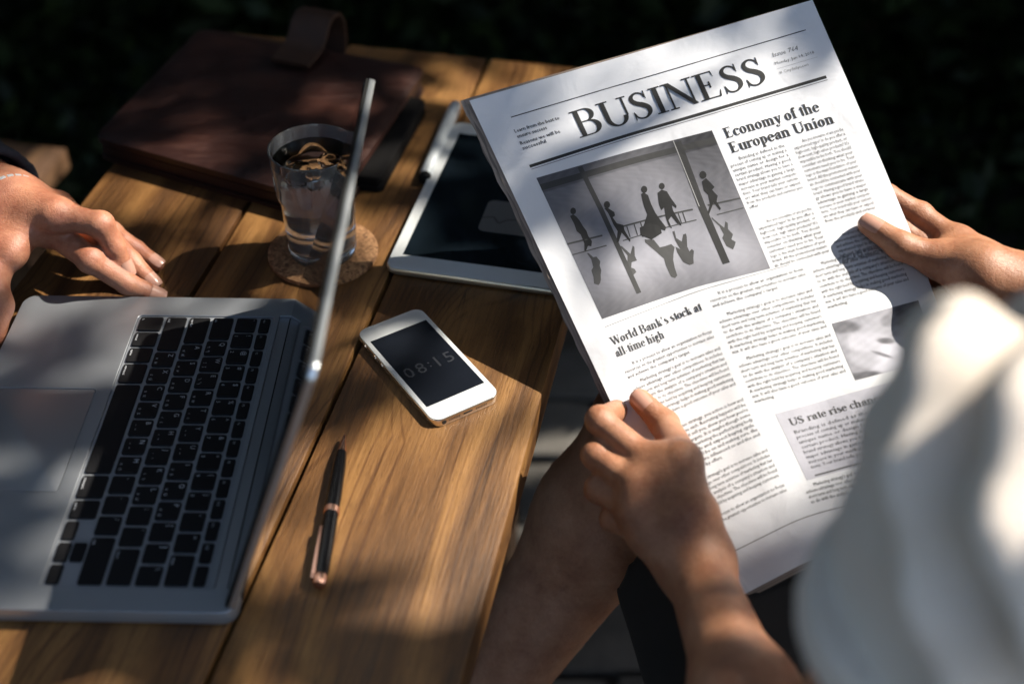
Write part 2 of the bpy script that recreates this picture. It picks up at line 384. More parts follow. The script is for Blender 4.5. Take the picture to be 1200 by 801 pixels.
# foliage ------------------------------------------------------------------
def leaves(name, cen, size, material, parent=None, kind=None, flat=0.35):
    nl = len(cen); nrm = rng.normal(size=(nl, 3)); nrm[:, 2] += flat * 3; nrm /= np.linalg.norm(nrm, axis=1)[:, None]
    t = np.cross(nrm, rng.normal(size=(nl, 3))); t /= np.linalg.norm(t, axis=1)[:, None]; s = np.cross(nrm, t)
    L = (size * rng.uniform(.6, 1.3, nl))[:, None]; Wd = L * rng.uniform(.34, .5, nl)[:, None]
    fold = nrm * L * .08
    V = np.stack([cen - t * L * .5, cen - t * L * .05 + s * Wd * .5 + fold, cen + t * L * .5, cen - t * L * .05 - s * Wd * .5 + fold], 1).reshape(-1, 3)
    F = np.arange(nl * 4, dtype=np.int32).reshape(-1, 4)
    me = bpy.data.meshes.new(name); me.vertices.add(len(V)); me.vertices.foreach_set('co', V.astype(np.float32).ravel()); me.loops.add(F.size); me.loops.foreach_set('vertex_index', F.ravel())
    me.polygons.add(nl); me.polygons.foreach_set('loop_start', np.arange(0, F.size, 4, dtype=np.int32)); me.update()
    a = me.attributes.new('tone', 'FLOAT', 'FACE'); a.data.foreach_set('value', rng.random(nl).astype(np.float32))
    o = link(name, me, material, parent); 
    if kind: tag(o, kind=kind)
    return o
# sun gaps: (point on the scene, radius of the gap) – where the photograph shows sunlight
GAPS = [
 (at(530, 610), .085, 1), (at(475, 595), .085, 1), (at(430, 560), .070, 1), (at(565, 580), .065, 1), (at(490, 640), .045, 1),
 (at(480, 520), .055, .35), (at(410, 470), .05, .35), (at(555, 540), .035, .6), (at(545, 460, .007), .055, .8), (at(460, 400, .007), .05, .72), (at(385, 520), .04, .4),
 (at(490, 270, .01), .045, 1), (at(330, 245), .03, .8), (at(175, 225), .05, .9), (at(230, 245), .035, .8), (at(110, 255, .06), .065, 1), (at(45, 345), .03, 1), (at(10, 270, .06), .07, 1), (at(160, 320, .02), .03, .9), (at(600, 85), .04, .7),
 (dp(930, 110, 1.04), .06, 1), (dp(985, 200, 1.02), .07, 1), (dp(940, 290, 1.0), .08, 1), (dp(1020, 330, .98), .075, 1), (dp(905, 375, .98), .065, 1), (dp(860, 315, 1.01), .035, .9), (dp(955, 420, .96), .06, 1),
 (dp(905, 500, .95), .04, .7), (dp(1100, 290, .98), .09, 1), (dp(1060, 260, .98), .06, 1), (dp(1150, 320, .98), .07, 1), (dp(800, 110, 1.05), .03, .95),
 (dp(738, 512, .92), .045, 1), (dp(695, 490, .80), .03, 1),
 (dp(1075, 480, .47), .08, 1), (dp(1130, 530, .46), .09, 1), (dp(1190, 600, .43), .08, 1), (dp(1200, 430, .5), .08, 1),
 (at(655, 510, -.74), .10, 1), (dp(441, 110, .94), .03, .95), (dp(412, 230, .84), .035, .95), (dp(385, 340, .76), .035, .95), (dp(366, 420, .71), .03, .95), (at(40, 195, -.27), .06, .95),
]
S3 = np.array(SUN)
def in_gap(P):
    m = np.zeros(len(P), bool)
    for c, r, pk in GAPS:
        q = P - np.array(c); t = q @ S3; d = np.linalg.norm(q - t[:, None] * S3, axis=1); m |= (d < r) & (t > 0) & (rng.random(len(P)) < pk)
    return m
tr = empty('shade_tree', (2.9, 2.4, -.76)); tag(tr, 'large leafy shade tree right of the table, out of view, crown shaped to place the dappled light', 'tree')
trunk = tube('trunk', [(0, 0, 0), (.05, -.03, .7), (-.05, .02, 1.5), (-.2, -.1, 2.4), (-.5, -.3, 3.2)], [.24, .19, .16, .13, .09], 16); link('trunk', trunk, M['bark'], tr)
for k, (e, r) in enumerate((((-2.9, -1.2, 3.9), .06), ((-1.8, .9, 4.3), .06), ((-.3, -3.4, 3.7), .055), ((.6, -1.8, 4.2), .06), ((.9, 1.1, 4.1), .06), ((-3.9, .5, 3.8), .05))):
    s = Vector((-.1, -.05, 2.0 + .15 * k)); e = Vector(e)
    pts = [s.lerp(e, t) + Vector((0, 0, .25 * math.sin(t * 3))) for t in (0, .25, .5, .75, 1)]
    link('limb', tube('limb', pts, [.10, r * 1.1, r * .8, r * .5, .012], 9), M['bark'], tr)
nl = 72000
P = np.stack([rng.uniform(-4.6, 6.2, nl), rng.uniform(-1.3, 6.0, nl), rng.uniform(1.75, 3.6, nl)], 1)
P = P[~((P[:, 2] < 2.1) & (np.linalg.norm(P[:, :2] - [0, 0], axis=1) < 1.0))]
P = P[~in_gap(P)]  # crown opened along the sun rays to shape the sunlit patches
leaves('crown', P - np.array([2.9, 2.4, -.76]), .13, M['leaf'], tr, 'stuff', .5)
# dark shrubs behind the table
for k, (x, y, z, rx, ry, rz, lab) in enumerate((
    (-1.9, 2.75, .0, .85, .55, 1.1, 'dark leafy shrub behind the far left end of the table, beyond the leather folder'),
    (-.55, 2.75, -.05, .9, .5, 1.0, 'dark leafy shrub straight behind the far edge of the table'),
    (.75, 2.6, -.05, .85, .5, 1.05, 'dark leafy shrub behind the top of the newspaper'),
    (1.75, 2.2, -.1, .7, .6, 1.0, 'dark leafy shrub at the right, behind the hand with the gold ring'))):
    t = empty('shrub', (x, y, -.76)); tag(t, lab, 'shrub', 'dark shrubs behind the table')
    n_ = 7500; d = rng.normal(size=(n_, 3)); d /= np.linalg.norm(d, axis=1)[:, None]; rr = rng.uniform(.55, 1.0, n_)[:, None] * (1 + .18 * np.sin(d[:, :1] * 7 + k) * np.cos(d[:, 1:2] * 6))
    p = d * rr * np.array([rx, ry, rz]) + np.array([0, 0, z + .9]); p = p[p[:, 2] > .02]
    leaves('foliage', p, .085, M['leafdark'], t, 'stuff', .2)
    for q in range(3): link('stem', tube('stem', [(.1 * q - .1, 0, 0), (.16 * q - .16, .05, .5), (.3 * q - .3, .0, 1.1)], [.025, .018, .008], 7), M['bark'], t)
p = np.stack([rng.uniform(-4, 4.5, 30000), rng.uniform(3.3, 4.3, 30000), rng.uniform(-.76, 3.2, 30000)], 1)
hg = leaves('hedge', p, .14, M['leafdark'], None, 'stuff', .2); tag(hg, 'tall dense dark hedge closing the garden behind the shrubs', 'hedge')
p = np.stack([rng.uniform(-3.2, 3.8, 26000), rng.uniform(1.75, 3.4, 26000), -.765 + rng.uniform(0, .14, 26000)], 1)
hg2 = leaves('hedge', np.stack([rng.uniform(-4.2, -.75, 24000), rng.uniform(-2.6, -1.3, 24000), rng.uniform(-.76, 2.6, 24000)], 1), .15, M['leafdark'], None, 'stuff', .2); tag(hg2, 'unseen dark hedge added behind the camera at the left to shade the laptop', 'hedge')  # hedge added out of view to keep sky light off the near left
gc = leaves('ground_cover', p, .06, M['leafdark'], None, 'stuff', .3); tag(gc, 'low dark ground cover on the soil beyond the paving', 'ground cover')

# table -------------------------------------------------------------------
tb = empty('wooden_table', (0, 0, 0), -TH); tag(tb, 'varnished brown plank table carrying the laptop, phone and glass', 'table')
edges = [(-.598, -.4485), (-.4445, -.2915), (-.2875, -.1335)]   # plank edges across, in the table's own axes
Y0, Y1 = .02, 1.247
for k, (a, b) in enumerate(edges):
    c_ = math.cos(TH); a *= c_; b *= c_; me = box_mesh('plank', (-(b - a) / 2, -(Y1 - Y0) / 2, -.034), ((b - a) / 2, (Y1 - Y0) / 2, 0), .0022, 2)
    link('plank', me, M['wood'], tb, ((a + b) / 2, (Y0 + Y1) / 2, 0))
for y in (.20, 1.08): link('crossbeam', box_mesh('crossbeam', (-.56, y - .03, -.085), (-.16, y + .03, -.036), .003), M['wood2'], tb)
for x in (-.52, -.25):
    for y in (.20, 1.08): link('leg', box_mesh('leg', (x - .028, y - .028, -.74), (x + .028, y + .028, -.086), .003), M['wood2'], tb)
link('stretcher', box_mesh('stretcher', (-.38, .23, -.62), (-.34, 1.05, -.57), .003), M['wood2'], tb)
# benches
def bench(name, x0, x1, y0, y1, z, lab, nb=2):
    b_ = empty(name, ((x0 + x1) / 2, (y0 + y1) / 2, -.74), -TH); tag(b_, lab, 'bench', 'wooden benches beside the table')
    wd = (x1 - x0); h = z + .74; L = (y1 - y0)
    for k in range(nb):
        a = -wd / 2 + k * wd / nb; link('plank', box_mesh('plank', (a + .002, -L / 2, h - .03), (a + wd / nb - .002, L / 2, h), .002), M['wood2'], b_)
    for sx in (-1, 1):
        for sy in (-1, 1): link('leg', box_mesh('leg', (sx * (wd / 2 - .04) - .022, sy * (L / 2 - .1) - .022, 0), (sx * (wd / 2 - .04) + .022, sy * (L / 2 - .1) + .022, h - .032), .002), M['wood2'], b_)
    return b_
BL = at(78, 174, -.27)
bench('bench', -1.078, -.698, .481, 1.581, -.27, 'low wooden bench beyond the left side of the table under the seated man')
bench('bench', .26, .58, -.25, .60, -.28, 'low wooden bench right of the table under the woman reading')
# ================================================================= LAPTOP
LX, LY, LT = -.166, .851, -.022
lp = empty('laptop', (LX, LY, 0), LT)
tag(lp, 'open silver laptop with black keys on the left of the wooden table', 'laptop')
WD, DP, ZT = .3165, .227, .0158
KX0, KX1, KY0, KY1 = -.1300, -.0212, -.2985, -.0235      # key well in laptop axes (x to the hinge, y to the user's left)
TP = (-.2165, -.2155, -.1410, -.1105)
body = prism('base', rrect(-DP + .002, -WD + .002, -.0015, -.002, .010), .0015, ZT - .0022, .0012); link('base', body, M['alu'], lp)
notch = [(-.0, -.0)]
out = []
r = rrect(-DP, -WD, 0, 0, .011, 8)
# outline with the hinge recess cut in the right side
top = [p for p in r if p[1] > -WD / 2]; bot = [p for p in r if p[1] <= -WD / 2]
hx, hy0, hy1 = -.0176, -.022, -.2965
q = rrect(-DP, -WD, 0, 0, .011, 8); n_ = 9
loop = q[:n_] + q[n_:2 * n_] + q[2 * n_:3 * n_] + q[3 * n_:]      # ccw starting at (+x,+y) corner
loop = loop + [(0, hy1 - .004), (-.004, hy1), (hx, hy1), (hx, hy0), (-.004, hy0), (0, hy0 + .004)]
deck = prism('deck', loop, ZT - .0022, ZT, .0003, [rrect(KX0, KY0, KX1, KY1, .0035, 4), rrect(*TP, .003, 4)], 1); link('deck', deck, M['alu'], lp)
link('keyboard_well', prism('keyboard_well', rrect(KX0 + .0004, KY0 + .0004, KX1 - .0004, KY1 - .0004, .003, 4), ZT - .0023, ZT - .0012, 0, (), 1), M['well'], lp)
link('trackpad_gap_shade', prism('trackpad_gap_shade', rrect(TP[0] + .0002, TP[1] + .0002, TP[2] - .0002, TP[3] - .0002, .0027, 4), ZT - .00215, ZT - .0020, 0, (), 1), M['hinge'], lp)  # black plate standing in for the shade inside the groove
link('trackpad', prism('trackpad', rrect(TP[0] + .0006, TP[1] + .0006, TP[2] - .0006, TP[3] - .0006, .0027, 4), ZT - .0019, ZT - .00045, .0002), M['alu'], lp)
for x, y in ((-.2, -.02), (-.2, -.295), (-.02, -.02), (-.02, -.295)): link('rubber_foot', lathe('rubber_foot', [(.005, 0), (.006, .0004), (.005, .0018)], 16), M['hinge'], lp, (x, y, 0))
LHY = hy0 - .001
link('hinge', merge('hinge', [tube('h', [(-.0062, hy0 - .001, ZT - .0062), (-.0062, hy1 + .001, ZT - .0062)], .0056, 14), box_mesh('h2', (-.0172, hy1 + .0006, ZT - .0120), (-.0008, hy0 - .0006, ZT - .0030))]), M['hinge'], lp)
vent = merge('vent', [box_mesh('v', (-.0166, y, ZT - .0031), (-.0148, y + .0012, ZT - .0026)) for y in np.arange(hy1 + .004, hy0 - .005, .0026)]); link('vent', vent, M['legend'], lp)
# keys: rows from the user's side to the hinge
T_ = {'Q': 'ๆ', 'W': 'ไ', 'E': 'ำ', 'R': 'พ', 'T': 'ะ', 'Y': 'ั', 'U': 'ี', 'I': 'ร', 'O': 'น', 'P': 'ย', 'A': 'ฟ', 'S': 'ห', 'D': 'ก', 'F': 'ด', 'G': 'เ', 'H': '้', 'J': '่', 'K': 'า', 'L': 'ส', 'Z': 'ผ', 'X': 'ป', 'C': 'แ', 'V': 'อ', 'B': 'ิ', 'N': 'ื', 'M': 'ท'}
U1 = (KY1 - KY0 - .003) / 14.5
rows = [
 ('bottom', 1.12, [('fn', 1), ('control', 1), ('option', 1), ('command', 1.25), (' ', 5), ('command', 1.25), ('option', 1)]),
 ('zrow', 1.0, [('shift', 2.25)] + [(c, 1) for c in 'ZXCVBNM,./'] + [('shift', 2.25)]),
 ('arow', 1.0, [('caps lock', 1.75)] + [(c, 1) for c in "ASDFGHJKL;'"] + [('return', 1.75)]),
 ('qrow', 1.0, [('tab', 1.5)] + [(c, 1) for c in "QWERTYUIOP[]\\"]),
 ('num', 1.0, [('`', 1)] + [(c, 1) for c in '1234567890-='] + [('delete', 1.5)]),
 ('fn', .58, [('esc', 1.0357)] + [('F%d' % k, 1.0357) for k in range(1, 13)] + [('', 1.0357)]),
]
RW = (KX1 - KX0 - .003) / sum(r[1] for r in rows)
SH = {'1': '!', '2': '@', '3': '#', '4': '$', '5': '%', '6': '^', '7': '&', '8': '*', '9': '(', '0': ')', '-': '_', '=': '+', ',': '<', '.': '>', '/': '?', ';': ':', "'": '"', '[': '{', ']': '}'}
_txt = {}
def text_verts(s, res=2):
    """flat triangulated outline of a line of text: unit size, origin at its left baseline"""
    if s in _txt: return _txt[s]
    cu = bpy.data.curves.new('t', 'FONT'); cu.body = s; cu.resolution_u = res; o = bpy.data.objects.new('t', cu); COL.objects.link(o)
    bpy.context.view_layer.update(); dg = bpy.context.evaluated_depsgraph_get(); me = o.evaluated_get(dg).to_mesh()
    V = np.array([tuple(v.co[:2]) for v in me.vertices]).reshape(-1, 2); F = [tuple(p.vertices) for p in me.polygons]
    o.evaluated_get(dg).to_mesh_clear(); bpy.data.objects.remove(o); bpy.data.curves.remove(cu)
    _txt[s] = (V, F); return _txt[s]
kcache = {}
def key_mesh(a, b):
    k = (round(a, 5), round(b, 5))
    if k not in kcache:
        kcache[k] = prism('key', rrect(-a / 2, -b / 2, a / 2, b / 2, .0016, 3), 0, .0017, .00035, (), 1); kcache[k].materials.append(M['keys'])
    return kcache[k]
KZ = ZT - .0011
def legend(key, items):
    v = []; f = []
    for s, lx, ly, size in items:     # lx towards the hinge, ly to the user's left; text runs along -y
        V, F = text_verts(s)
        if not len(V): continue
        o = len(v); v += [(lx + p[1] * size, ly - p[0] * size, .00176) for p in V]; f += [tuple(o + i for i in q) for q in F]
    if v: link('legend', mesh('legend', v, f), M['legend'], key)
x = KX0 + .0015; gap = .0027
for rn, hgt, ks in rows:
    rh = hgt * RW; y = KY1 - .0015
    for s, wu in ks:
        kw = wu * U1; a, b = rh - gap, kw - gap; cx, cy = x + rh / 2, y - kw / 2
        k = link('key', key_mesh(a, b), None, lp, (cx, cy, KZ))
        if len(s) == 1 and s != ' ':
            it = [(SH.get(s, s) if s in '1234567890' else s, a / 2 - .0050, b / 2 - .0022, .0052)]
            if s in '1234567890': it.append((s, -a / 2 + .0018, b / 2 - .0024, .0040))
            if s in T_: it.append((T_[s], -a / 2 + .0020, -b / 2 + .0048, .0038)); it.append((T_[s], -a / 2 + .0020, .0014, .0030))
            legend(k, it)
        elif len(s) > 1: legend(k, [(s, -a / 2 + .0016 if rn != 'fn' else -.0012, b / 2 - .0022, .0026)])
        y -= kw
    if rn == 'bottom':          # arrow cluster
        hw = U1; hh = (rh - gap) / 2 - .0003
        for nm, cx, cy in (('left', x + rh * .28, y - hw * .5), ('down', x + rh * .28, y - hw * 1.5), ('right', x + rh * .28, y - hw * 2.5), ('up', x + rh * .78, y - hw * 1.5)):
            link('key', key_mesh(hh, hw - gap), None, lp, (cx, cy, KZ))
    x += rh
# lid: hinged at the right side, opened to about 110 degrees
LA = rad(109.4); LH = .221
lid = empty('lid', (-.0062, 0, ZT - .002)); lid.parent = lp
lid.rotation_euler = (0, -(math.pi / 2) + (LA - math.pi / 2) + math.pi / 2, 0)
lo_ = lid  # local: z up along the lid, x = outward (back), inner face looks to -x
def lidpart(name, pts, x0, x1, m, bev=0):
    me = prism(name, pts, x0, x1, bev)
    for v in me.vertices: v.co = Vector((v.co.z, v.co.y, v.co.x))
    fixn(me); return link(name, me, m, lp)
parts = [lidpart('lid', rrect(.004, -WD, LH, 0, .009), .0004, .0052, M['alu_edge'], .0010),
         lidpart('gasket', rrect(.0045, -WD + .0004, LH - .0004, -.0004, .0088), -.0016, .0004, M['hinge']),
         lidpart('screen', rrect(.006, -WD + .0030, LH - .0030, -.0030, .006), -.0020, -.0016, M['screen'])]
mt = Matrix.Translation((-.0080, 0, ZT - .004)) @ Matrix.Rotation(LA - math.pi / 2, 4, 'Y')
for o in parts: o.data.transform(mt)
bpy.data.objects.remove(lid)

# ================================================================= PHONE
pc = at(501.5, 427.5, .0076); ph_a = at(417, 383, .0076); ph_b = at(494, 358, .0076); ph_c = at(586, 462, .0076); ph_d = at(507, 502, .0076)
pc = (ph_a + ph_b + ph_c + ph_d) / 4; dirx = ((ph_b - ph_a) + (ph_c - ph_d)); PT = math.atan2(dirx[1], dirx[0])
ph = empty('smartphone', (pc[0], pc[1], 0.0), PT); tag(ph, 'white smartphone with champagne steel edge showing 08:15, face up on the table', 'phone')
PW, PL = .0586, .1238
link('body', prism('body', rrect(-PW / 2, -PL / 2, PW / 2, PL / 2, .0085, 8), .0004, .0068, .0007), M['chrome'], ph)
link('front_glass', prism('front_glass', rrect(-PW / 2 + .0005, -PL / 2 + .0005, PW / 2 - .0005, PL / 2 - .0005, .008, 8), .0068, .0076, .0003), M['white'], ph)
sc_ = link('screen', prism('screen', rrect(-.0252, -.0445, .0252, .0445, .0004, 2), .0075, .00768, 0), M['pscreen'], ph)
dv = []; df = []
for ch, x0, x1 in (('0', -.0212, -.0140), ('8', -.0108, -.0036), (':', -.0003, .0014), ('1', .0062, .0080), ('5', .0140, .0210)):
    V, F = text_verts(ch, 4); a, b = V[:, 0].min(), V[:, 0].max(); o = len(dv); top_ = .0118 if ch != ':' else .0088; c, d = V[:, 1].min(), V[:, 1].max(); lo_y = 0 if ch != ':' else .003
    dv += [(x0 + (p[0] - a) / (b - a) * (x1 - x0), -.010 + lo_y + (p[1] - c) / (d - c) * (top_ - lo_y), .00773) for p in V]; df += [tuple(o + q for q in t) for t in F]
link('clock_digits', mesh('clock_digits', dv, df), M['digit'], sc_)
for y, k in ((.046, 0), (.030, 1), (.019, 1)):
    me = lathe('button', [(.0023 if k else .0016, 0), (.0023 if k else .0016, .0005), (.0018 if k else .0012, .0007)], 16); o = link('button', me, M['chrome'], ph, (-PW / 2, y, .0037)); o.rotation_euler = (0, -math.pi / 2, 0)
link('home_button', lathe('home_button', [(.0052, .0), (.0052, .00006), (.0048, .00008)], 24), simple('home_ring', (.70, .71, .71), .25), ph, (0, -.0535, .0076))
link('port', box_mesh('port', (-.0040, -PL / 2 - .0002, .0029), (.0040, -PL / 2 + .001, .0047), .0006), M['darkhole'], ph)
o = link('audio_jack', lathe('audio_jack', [(.0019, 0), (.0019, .0003), (.0002, .00035)], 16), M['darkhole'], ph, (-.0205, -PL / 2, .0038)); o.rotation_euler = (math.pi / 2, 0, 0)
dots = []
for side in (-1, 1):
    for k in range(7):
        for rr_ in (0, 1): x0 = side * (.0075 + k * .0014); dots.append(box_mesh('d', (x0 - .0004, -PL / 2 - .0001, .0029 + rr_ * .0012), (x0 + .0004, -PL / 2 + .0003, .0036 + rr_ * .0012)))
link('speaker_grille', merge('speaker_grille', dots), M['darkhole'], ph)

# ================================================================= PEN
a = at(404, 511, .004); b = at(374, 684, .006); L_ = np.linalg.norm((b - a)[:2]); ang = math.atan2((a - b)[1], (a - b)[0])
pe = empty('ballpoint_pen', (b[0], b[1], .0055), ang); tag(pe, 'black ballpoint pen with rose gold ring and clip, lying before the phone', 'pen')
def penpart(name, prof, m):
    me = lathe(name, prof, 24)
    for v in me.vertices: v.co = Vector((v.co.z, v.co.x, v.co.y))
    fixn(me); return link(name, me, m, pe)
penpart('end_cap', [(.0018, -.001), (.0040, -.0005), (.0047, .002), (.0047, .006), (.0043, .0075)], M['rose'])
penpart('cap_barrel', [(.0046, .0075), (.0051, .012), (.0053, .045), (.0051, L_ * .44)], M['penblack'])
penpart('ring', [(.0051, L_ * .44), (.0057, L_ * .442), (.0057, L_ * .475), (.0051, L_ * .478)], M['rose'])
penpart('barrel', [(.0051, L_ * .478), (.0053, L_ * .55), (.0047, L_ * .78), (.0036, L_ * .87)], M['penblack'])
penpart('tip', [(.0036, L_ * .87), (.0030, L_ * .90), (.0014, L_ * .975), (.0007, L_ * 1.0)], M['rose'])
link('clip', merge('clip', [box_mesh('c', (.004, -.0013 + .0045, .0028), (.048, .0013 + .0045, .0038), .0004), box_mesh('c', (.003, -.0013 + .0035, .0006), (.006, .0013 + .0045, .0038), .0004)]), M['rose'], pe)

# ================================================================= TABLET + STYLUS
A_ = at(450, 313, .0075); B_ = at(644, 334, .0075); dx = B_ - A_; TT = math.atan2(dx[1], dx[0])
tl = at(545, 140, .0075) - A_; TT2 = math.atan2(tl[1], tl[0]) - math.pi / 2
TT = (TT * .5 + TT2 * .5)
tbt = empty('tablet', (A_[0], A_[1], 0), TT); tag(tbt, 'white tablet with a line graph on its dark screen, partly under the newspaper', 'tablet')
link('body', prism('body', rrect(0, 0, .170, .240, .010, 6), .0004, .0068, .0022, (), 3), simple('champagne_tablet_back', (.70, .64, .50), .3, .9), tbt)
link('front_glass', prism('front_glass', rrect(.0008, .0008, .1692, .2392, .0095, 6), .0068, .0076, .0003), M['white'], tbt)
m = simple('tablet_screen_glass', (.006, .010, .014), .06); sg = link('screen', prism('screen', rrect(.0105, .0205, .1595, .2195, .0003, 2), .0075, .00772, 0), m, tbt)
IG = simple('grey_app_tile', (.085, .09, .095), .4); IL = simple('graph_line', (.008, .010, .014), .4)
link('app_tile', prism('app_tile', rrect(.064, .068, .112, .116, .006, 6), .00772, .00778, 0), IG, sg)
gp = [(.064, .088), (.074, .0905), (.080, .082), (.0865, .0885), (.112, .0950)]; v = []; f = []
for i in range(4):
    p, q2 = np.array(gp[i]), np.array(gp[i + 1]); d = q2 - p; nrm = np.array([-d[1], d[0]]) / np.linalg.norm(d) * .0008; o = len(v)
    v += [(*(p - nrm), .00782), (*(q2 - nrm), .00782), (*(q2 + nrm), .00782), (*(p + nrm), .00782)]; f.append((o, o + 1, o + 2, o + 3))
link('graph_line', mesh('graph_line', v, f), IL, sg)
a = at(497, 211, .006); b = at(534, 124, .006); L2 = np.linalg.norm(b - a); st = empty('stylus', (a[0], a[1], .0065), math.atan2((b - a)[1], (b - a)[0])); tag(st, 'silver marker shaped stylus lying beside the upper left of the tablet', 'stylus')
def stp(name, prof, m):
    me = lathe(name, prof, 20)
    for v in me.vertices: v.co = Vector((v.co.z, v.co.x, v.co.y))
    fixn(me); link(name, me, m, st)
stp('barrel', [(.0058, .006), (.0062, .008), (.0062, L2 - .01), (.0056, L2)], M['silver']); stp('end_plug', [(.004, 0), (.0056, .001), (.0058, .006)], M['hinge'])

# ================================================================= COASTER + GLASS
cc = (at(315, 300) + at(443, 296)) / 2; cc[2] = 0
co = link('cork_coaster', lathe('cork_coaster', [(.0455, 0), (.0470, .0008), (.0470, .0042), (.0460, .0050)], 64), M['cork'], None, cc); tag(co, 'round cork coaster under the glass of water', 'coaster')
gl = empty('drinking_glass', (cc[0] + .0005, cc[1] - .001, .0052)); tag(gl, 'clear tapered tumbler of iced water standing on the cork coaster', 'glass')
GH = .104
prof_o = [(.0262, 0), (.0280, .0015), (.0288, .006), (.0298, .030), (.0309, .054), (.0316, .057), (.0335, .062), (.0338, .065), (.0355, GH - .003), (.0358, GH - .001)]
prof_i = [(.0348, GH - .0005), (.0338, GH - .003), (.0318, .066), (.0315, .062), (.0293, .057), (.0285, .052), (.0279, .030), (.0268, .012), (.0240, .0095), (.0, .009)]
me = lathe('tumbler', prof_o + prof_i[:-1] , 64, True); link('tumbler', me, M['glass'], gl)
WL = GH - .012
wp = [(.0, .0092), (.0245, .0092), (.0270, .0125), (.0282, .030), (.0290, .052), (.0297, .057), (.0318, .0625), (.0322, .066), (.0337, WL)]
link('water', lathe('water', wp[1:], 64, True), M['water'], gl)
for k, (x, y, z, s, rx) in enumerate(((-.010, -.006, WL - .0098, .015, .3), (.012, .006, WL - .0105, .017, 1.0), (.002, -.016, WL - .0092, .013, .7))):
    bm = bmesh.new(); bmesh.ops.create_cube(bm, size=s); bmesh.ops.bevel(bm, geom=bm.edges[:], offset=s * .25, segments=3, affect='EDGES')
    for v in bm.verts: v.co += Vector((random.uniform(-1, 1), random.uniform(-1, 1), random.uniform(-1, 1))) * .0004
    me = bpy.data.meshes.new('ice_cube'); bm.to_mesh(me); bm.free(); me.shade_smooth(); o = link('ice_cube', me, M['ice'], gl, (x, y, z)); o.rotation_euler = (rx, rx * 1.7, rx * 2.3)

# ================================================================= LEATHER FOLDER
ZB = .027
cor = [at(110, 162, ZB - .004), at(392, 236, ZB), at(499, 77, ZB), at(234, 30, ZB)]     # front left, front right, back right, back left
def bil(u, v): return (cor[0] * (1 - u) + cor[1] * u) * (1 - v) + (cor[3] * (1 - u) + cor[2] * u) * v
def bagsurf(z0, z1, inset, nu=40, nv=30, bulge=.004, seed=0):
    V = []; F = []
    for side in (0, 1):
        for j in range(nv + 1):
            for i in range(nu + 1):
                u, v = i / nu, j / nv; cu = .02
                uu = .5 + (u - .5) * (1 - inset); vv = .5 + (v - .5) * (1 - inset)
                for (a0, b0) in ((0, 0), (0, 1), (1, 0), (1, 1)):     # round the corners
                    du, dv = abs(uu - a0), abs(vv - b0)
                    if du < .05 and dv < .05: k = (1 - du / .05) * (1 - dv / .05) * .012; uu += k * (1 if a0 == 0 else -1); vv += k * (1 if b0 == 0 else -1)
                p = bil(uu, vv); e = min(u, 1 - u, v, 1 - v) ; edge = min(1, e / .05); edge = math.sqrt(1 - (1 - edge) ** 2)
                if side == 0: z = z0
                else: z = z0 + (z1 - z0) * (.72 + .28 * edge) + bulge * math.sin(math.pi * u) * math.sin(math.pi * v) * (.6 + .4 * math.sin(5 * u + 3 * v + seed))
                V.append((p[0], p[1], z))
    n1 = (nu + 1) * (nv + 1)
    for j in range(nv):
        for i in range(nu):
            k = j * (nu + 1) + i; F.append((k, k + nu + 1, k + nu + 2, k + 1)); F.append((n1 + k, n1 + k + 1, n1 + k + nu + 2, n1 + k + nu + 1))
    ring = [i for i in range(nu + 1)] + [j * (nu + 1) + nu for j in range(1, nv + 1)] + [nv * (nu + 1) + i for i in range(nu - 1, -1, -1)] + [j * (nu + 1) for j in range(nv - 1, 0, -1)]
    for a0, b0 in zip(ring, ring[1:] + ring[:1]): F.append((a0, b0, n1 + b0, n1 + a0))
    me = mesh('b', V, F); fixn(me); me.shade_smooth(); me.set_sharp_from_angle(angle=rad(55)); return me
bg_ = empty('leather_folder', (0, 0, 0)); tag(bg_, 'dark brown leather laptop folder lying on the far end of the table', 'folder')
link('back_cover', bagsurf(.0005, .006, .0, bulge=0), M['leather'], bg_)
link('padding', bagsurf(.0062, ZB - .009, .02, bulge=0), M['leather'], bg_)
link('front_cover', bagsurf(ZB - .009, ZB, .0, bulge=.004), M['leather'], bg_)
# strap loop at the far edge
def band(pts, wdir, wid, th):
    V = []; F = []; pts = [np.array(p, float) for p in pts]
    for i, p in enumerate(pts):
        t = pts[min(i + 1, len(pts) - 1)] - pts[max(i - 1, 0)]; t /= np.linalg.norm(t); nn_ = np.cross(wdir, t); nn_ /= np.linalg.norm(nn_)
        for a0, b0 in ((-1, 0), (1, 0), (1, 1), (-1, 1)): V.append(p + wdir * a0 * wid / 2 + nn_ * b0 * th)
    for i in range(len(pts) - 1):
        for k in range(4): F.append((i * 4 + k, i * 4 + (k + 1) % 4, i * 4 + 4 + (k + 1) % 4, i * 4 + 4 + k))
    F.append((0, 1, 2, 3)); F.append(tuple((len(pts) - 1) * 4 + k for k in range(4)))
    me = mesh('band', V, F); fixn(me); me.shade_smooth(); me.set_sharp_from_angle(angle=rad(40)); return me
e0 = at(339, 76, ZB + .006); e1 = None; wd = cor[2] - cor[3]; wd /= np.linalg.norm(wd); up_ = np.array([0, 0, 1.]); fw = np.array([-wd[1], wd[0], 0])
bp = [e0 + fw * t + up_ * z for t, z in ((0, 0), (.018, .0005), (.034, .002), (.045, .009), (.053, .018), (.064, .023), (.078, .020), (.086, .008), (.086, -.012), (.080, -.03))]
link('strap', band(bp, wd, .042, .0035), M['strap'], bg_)
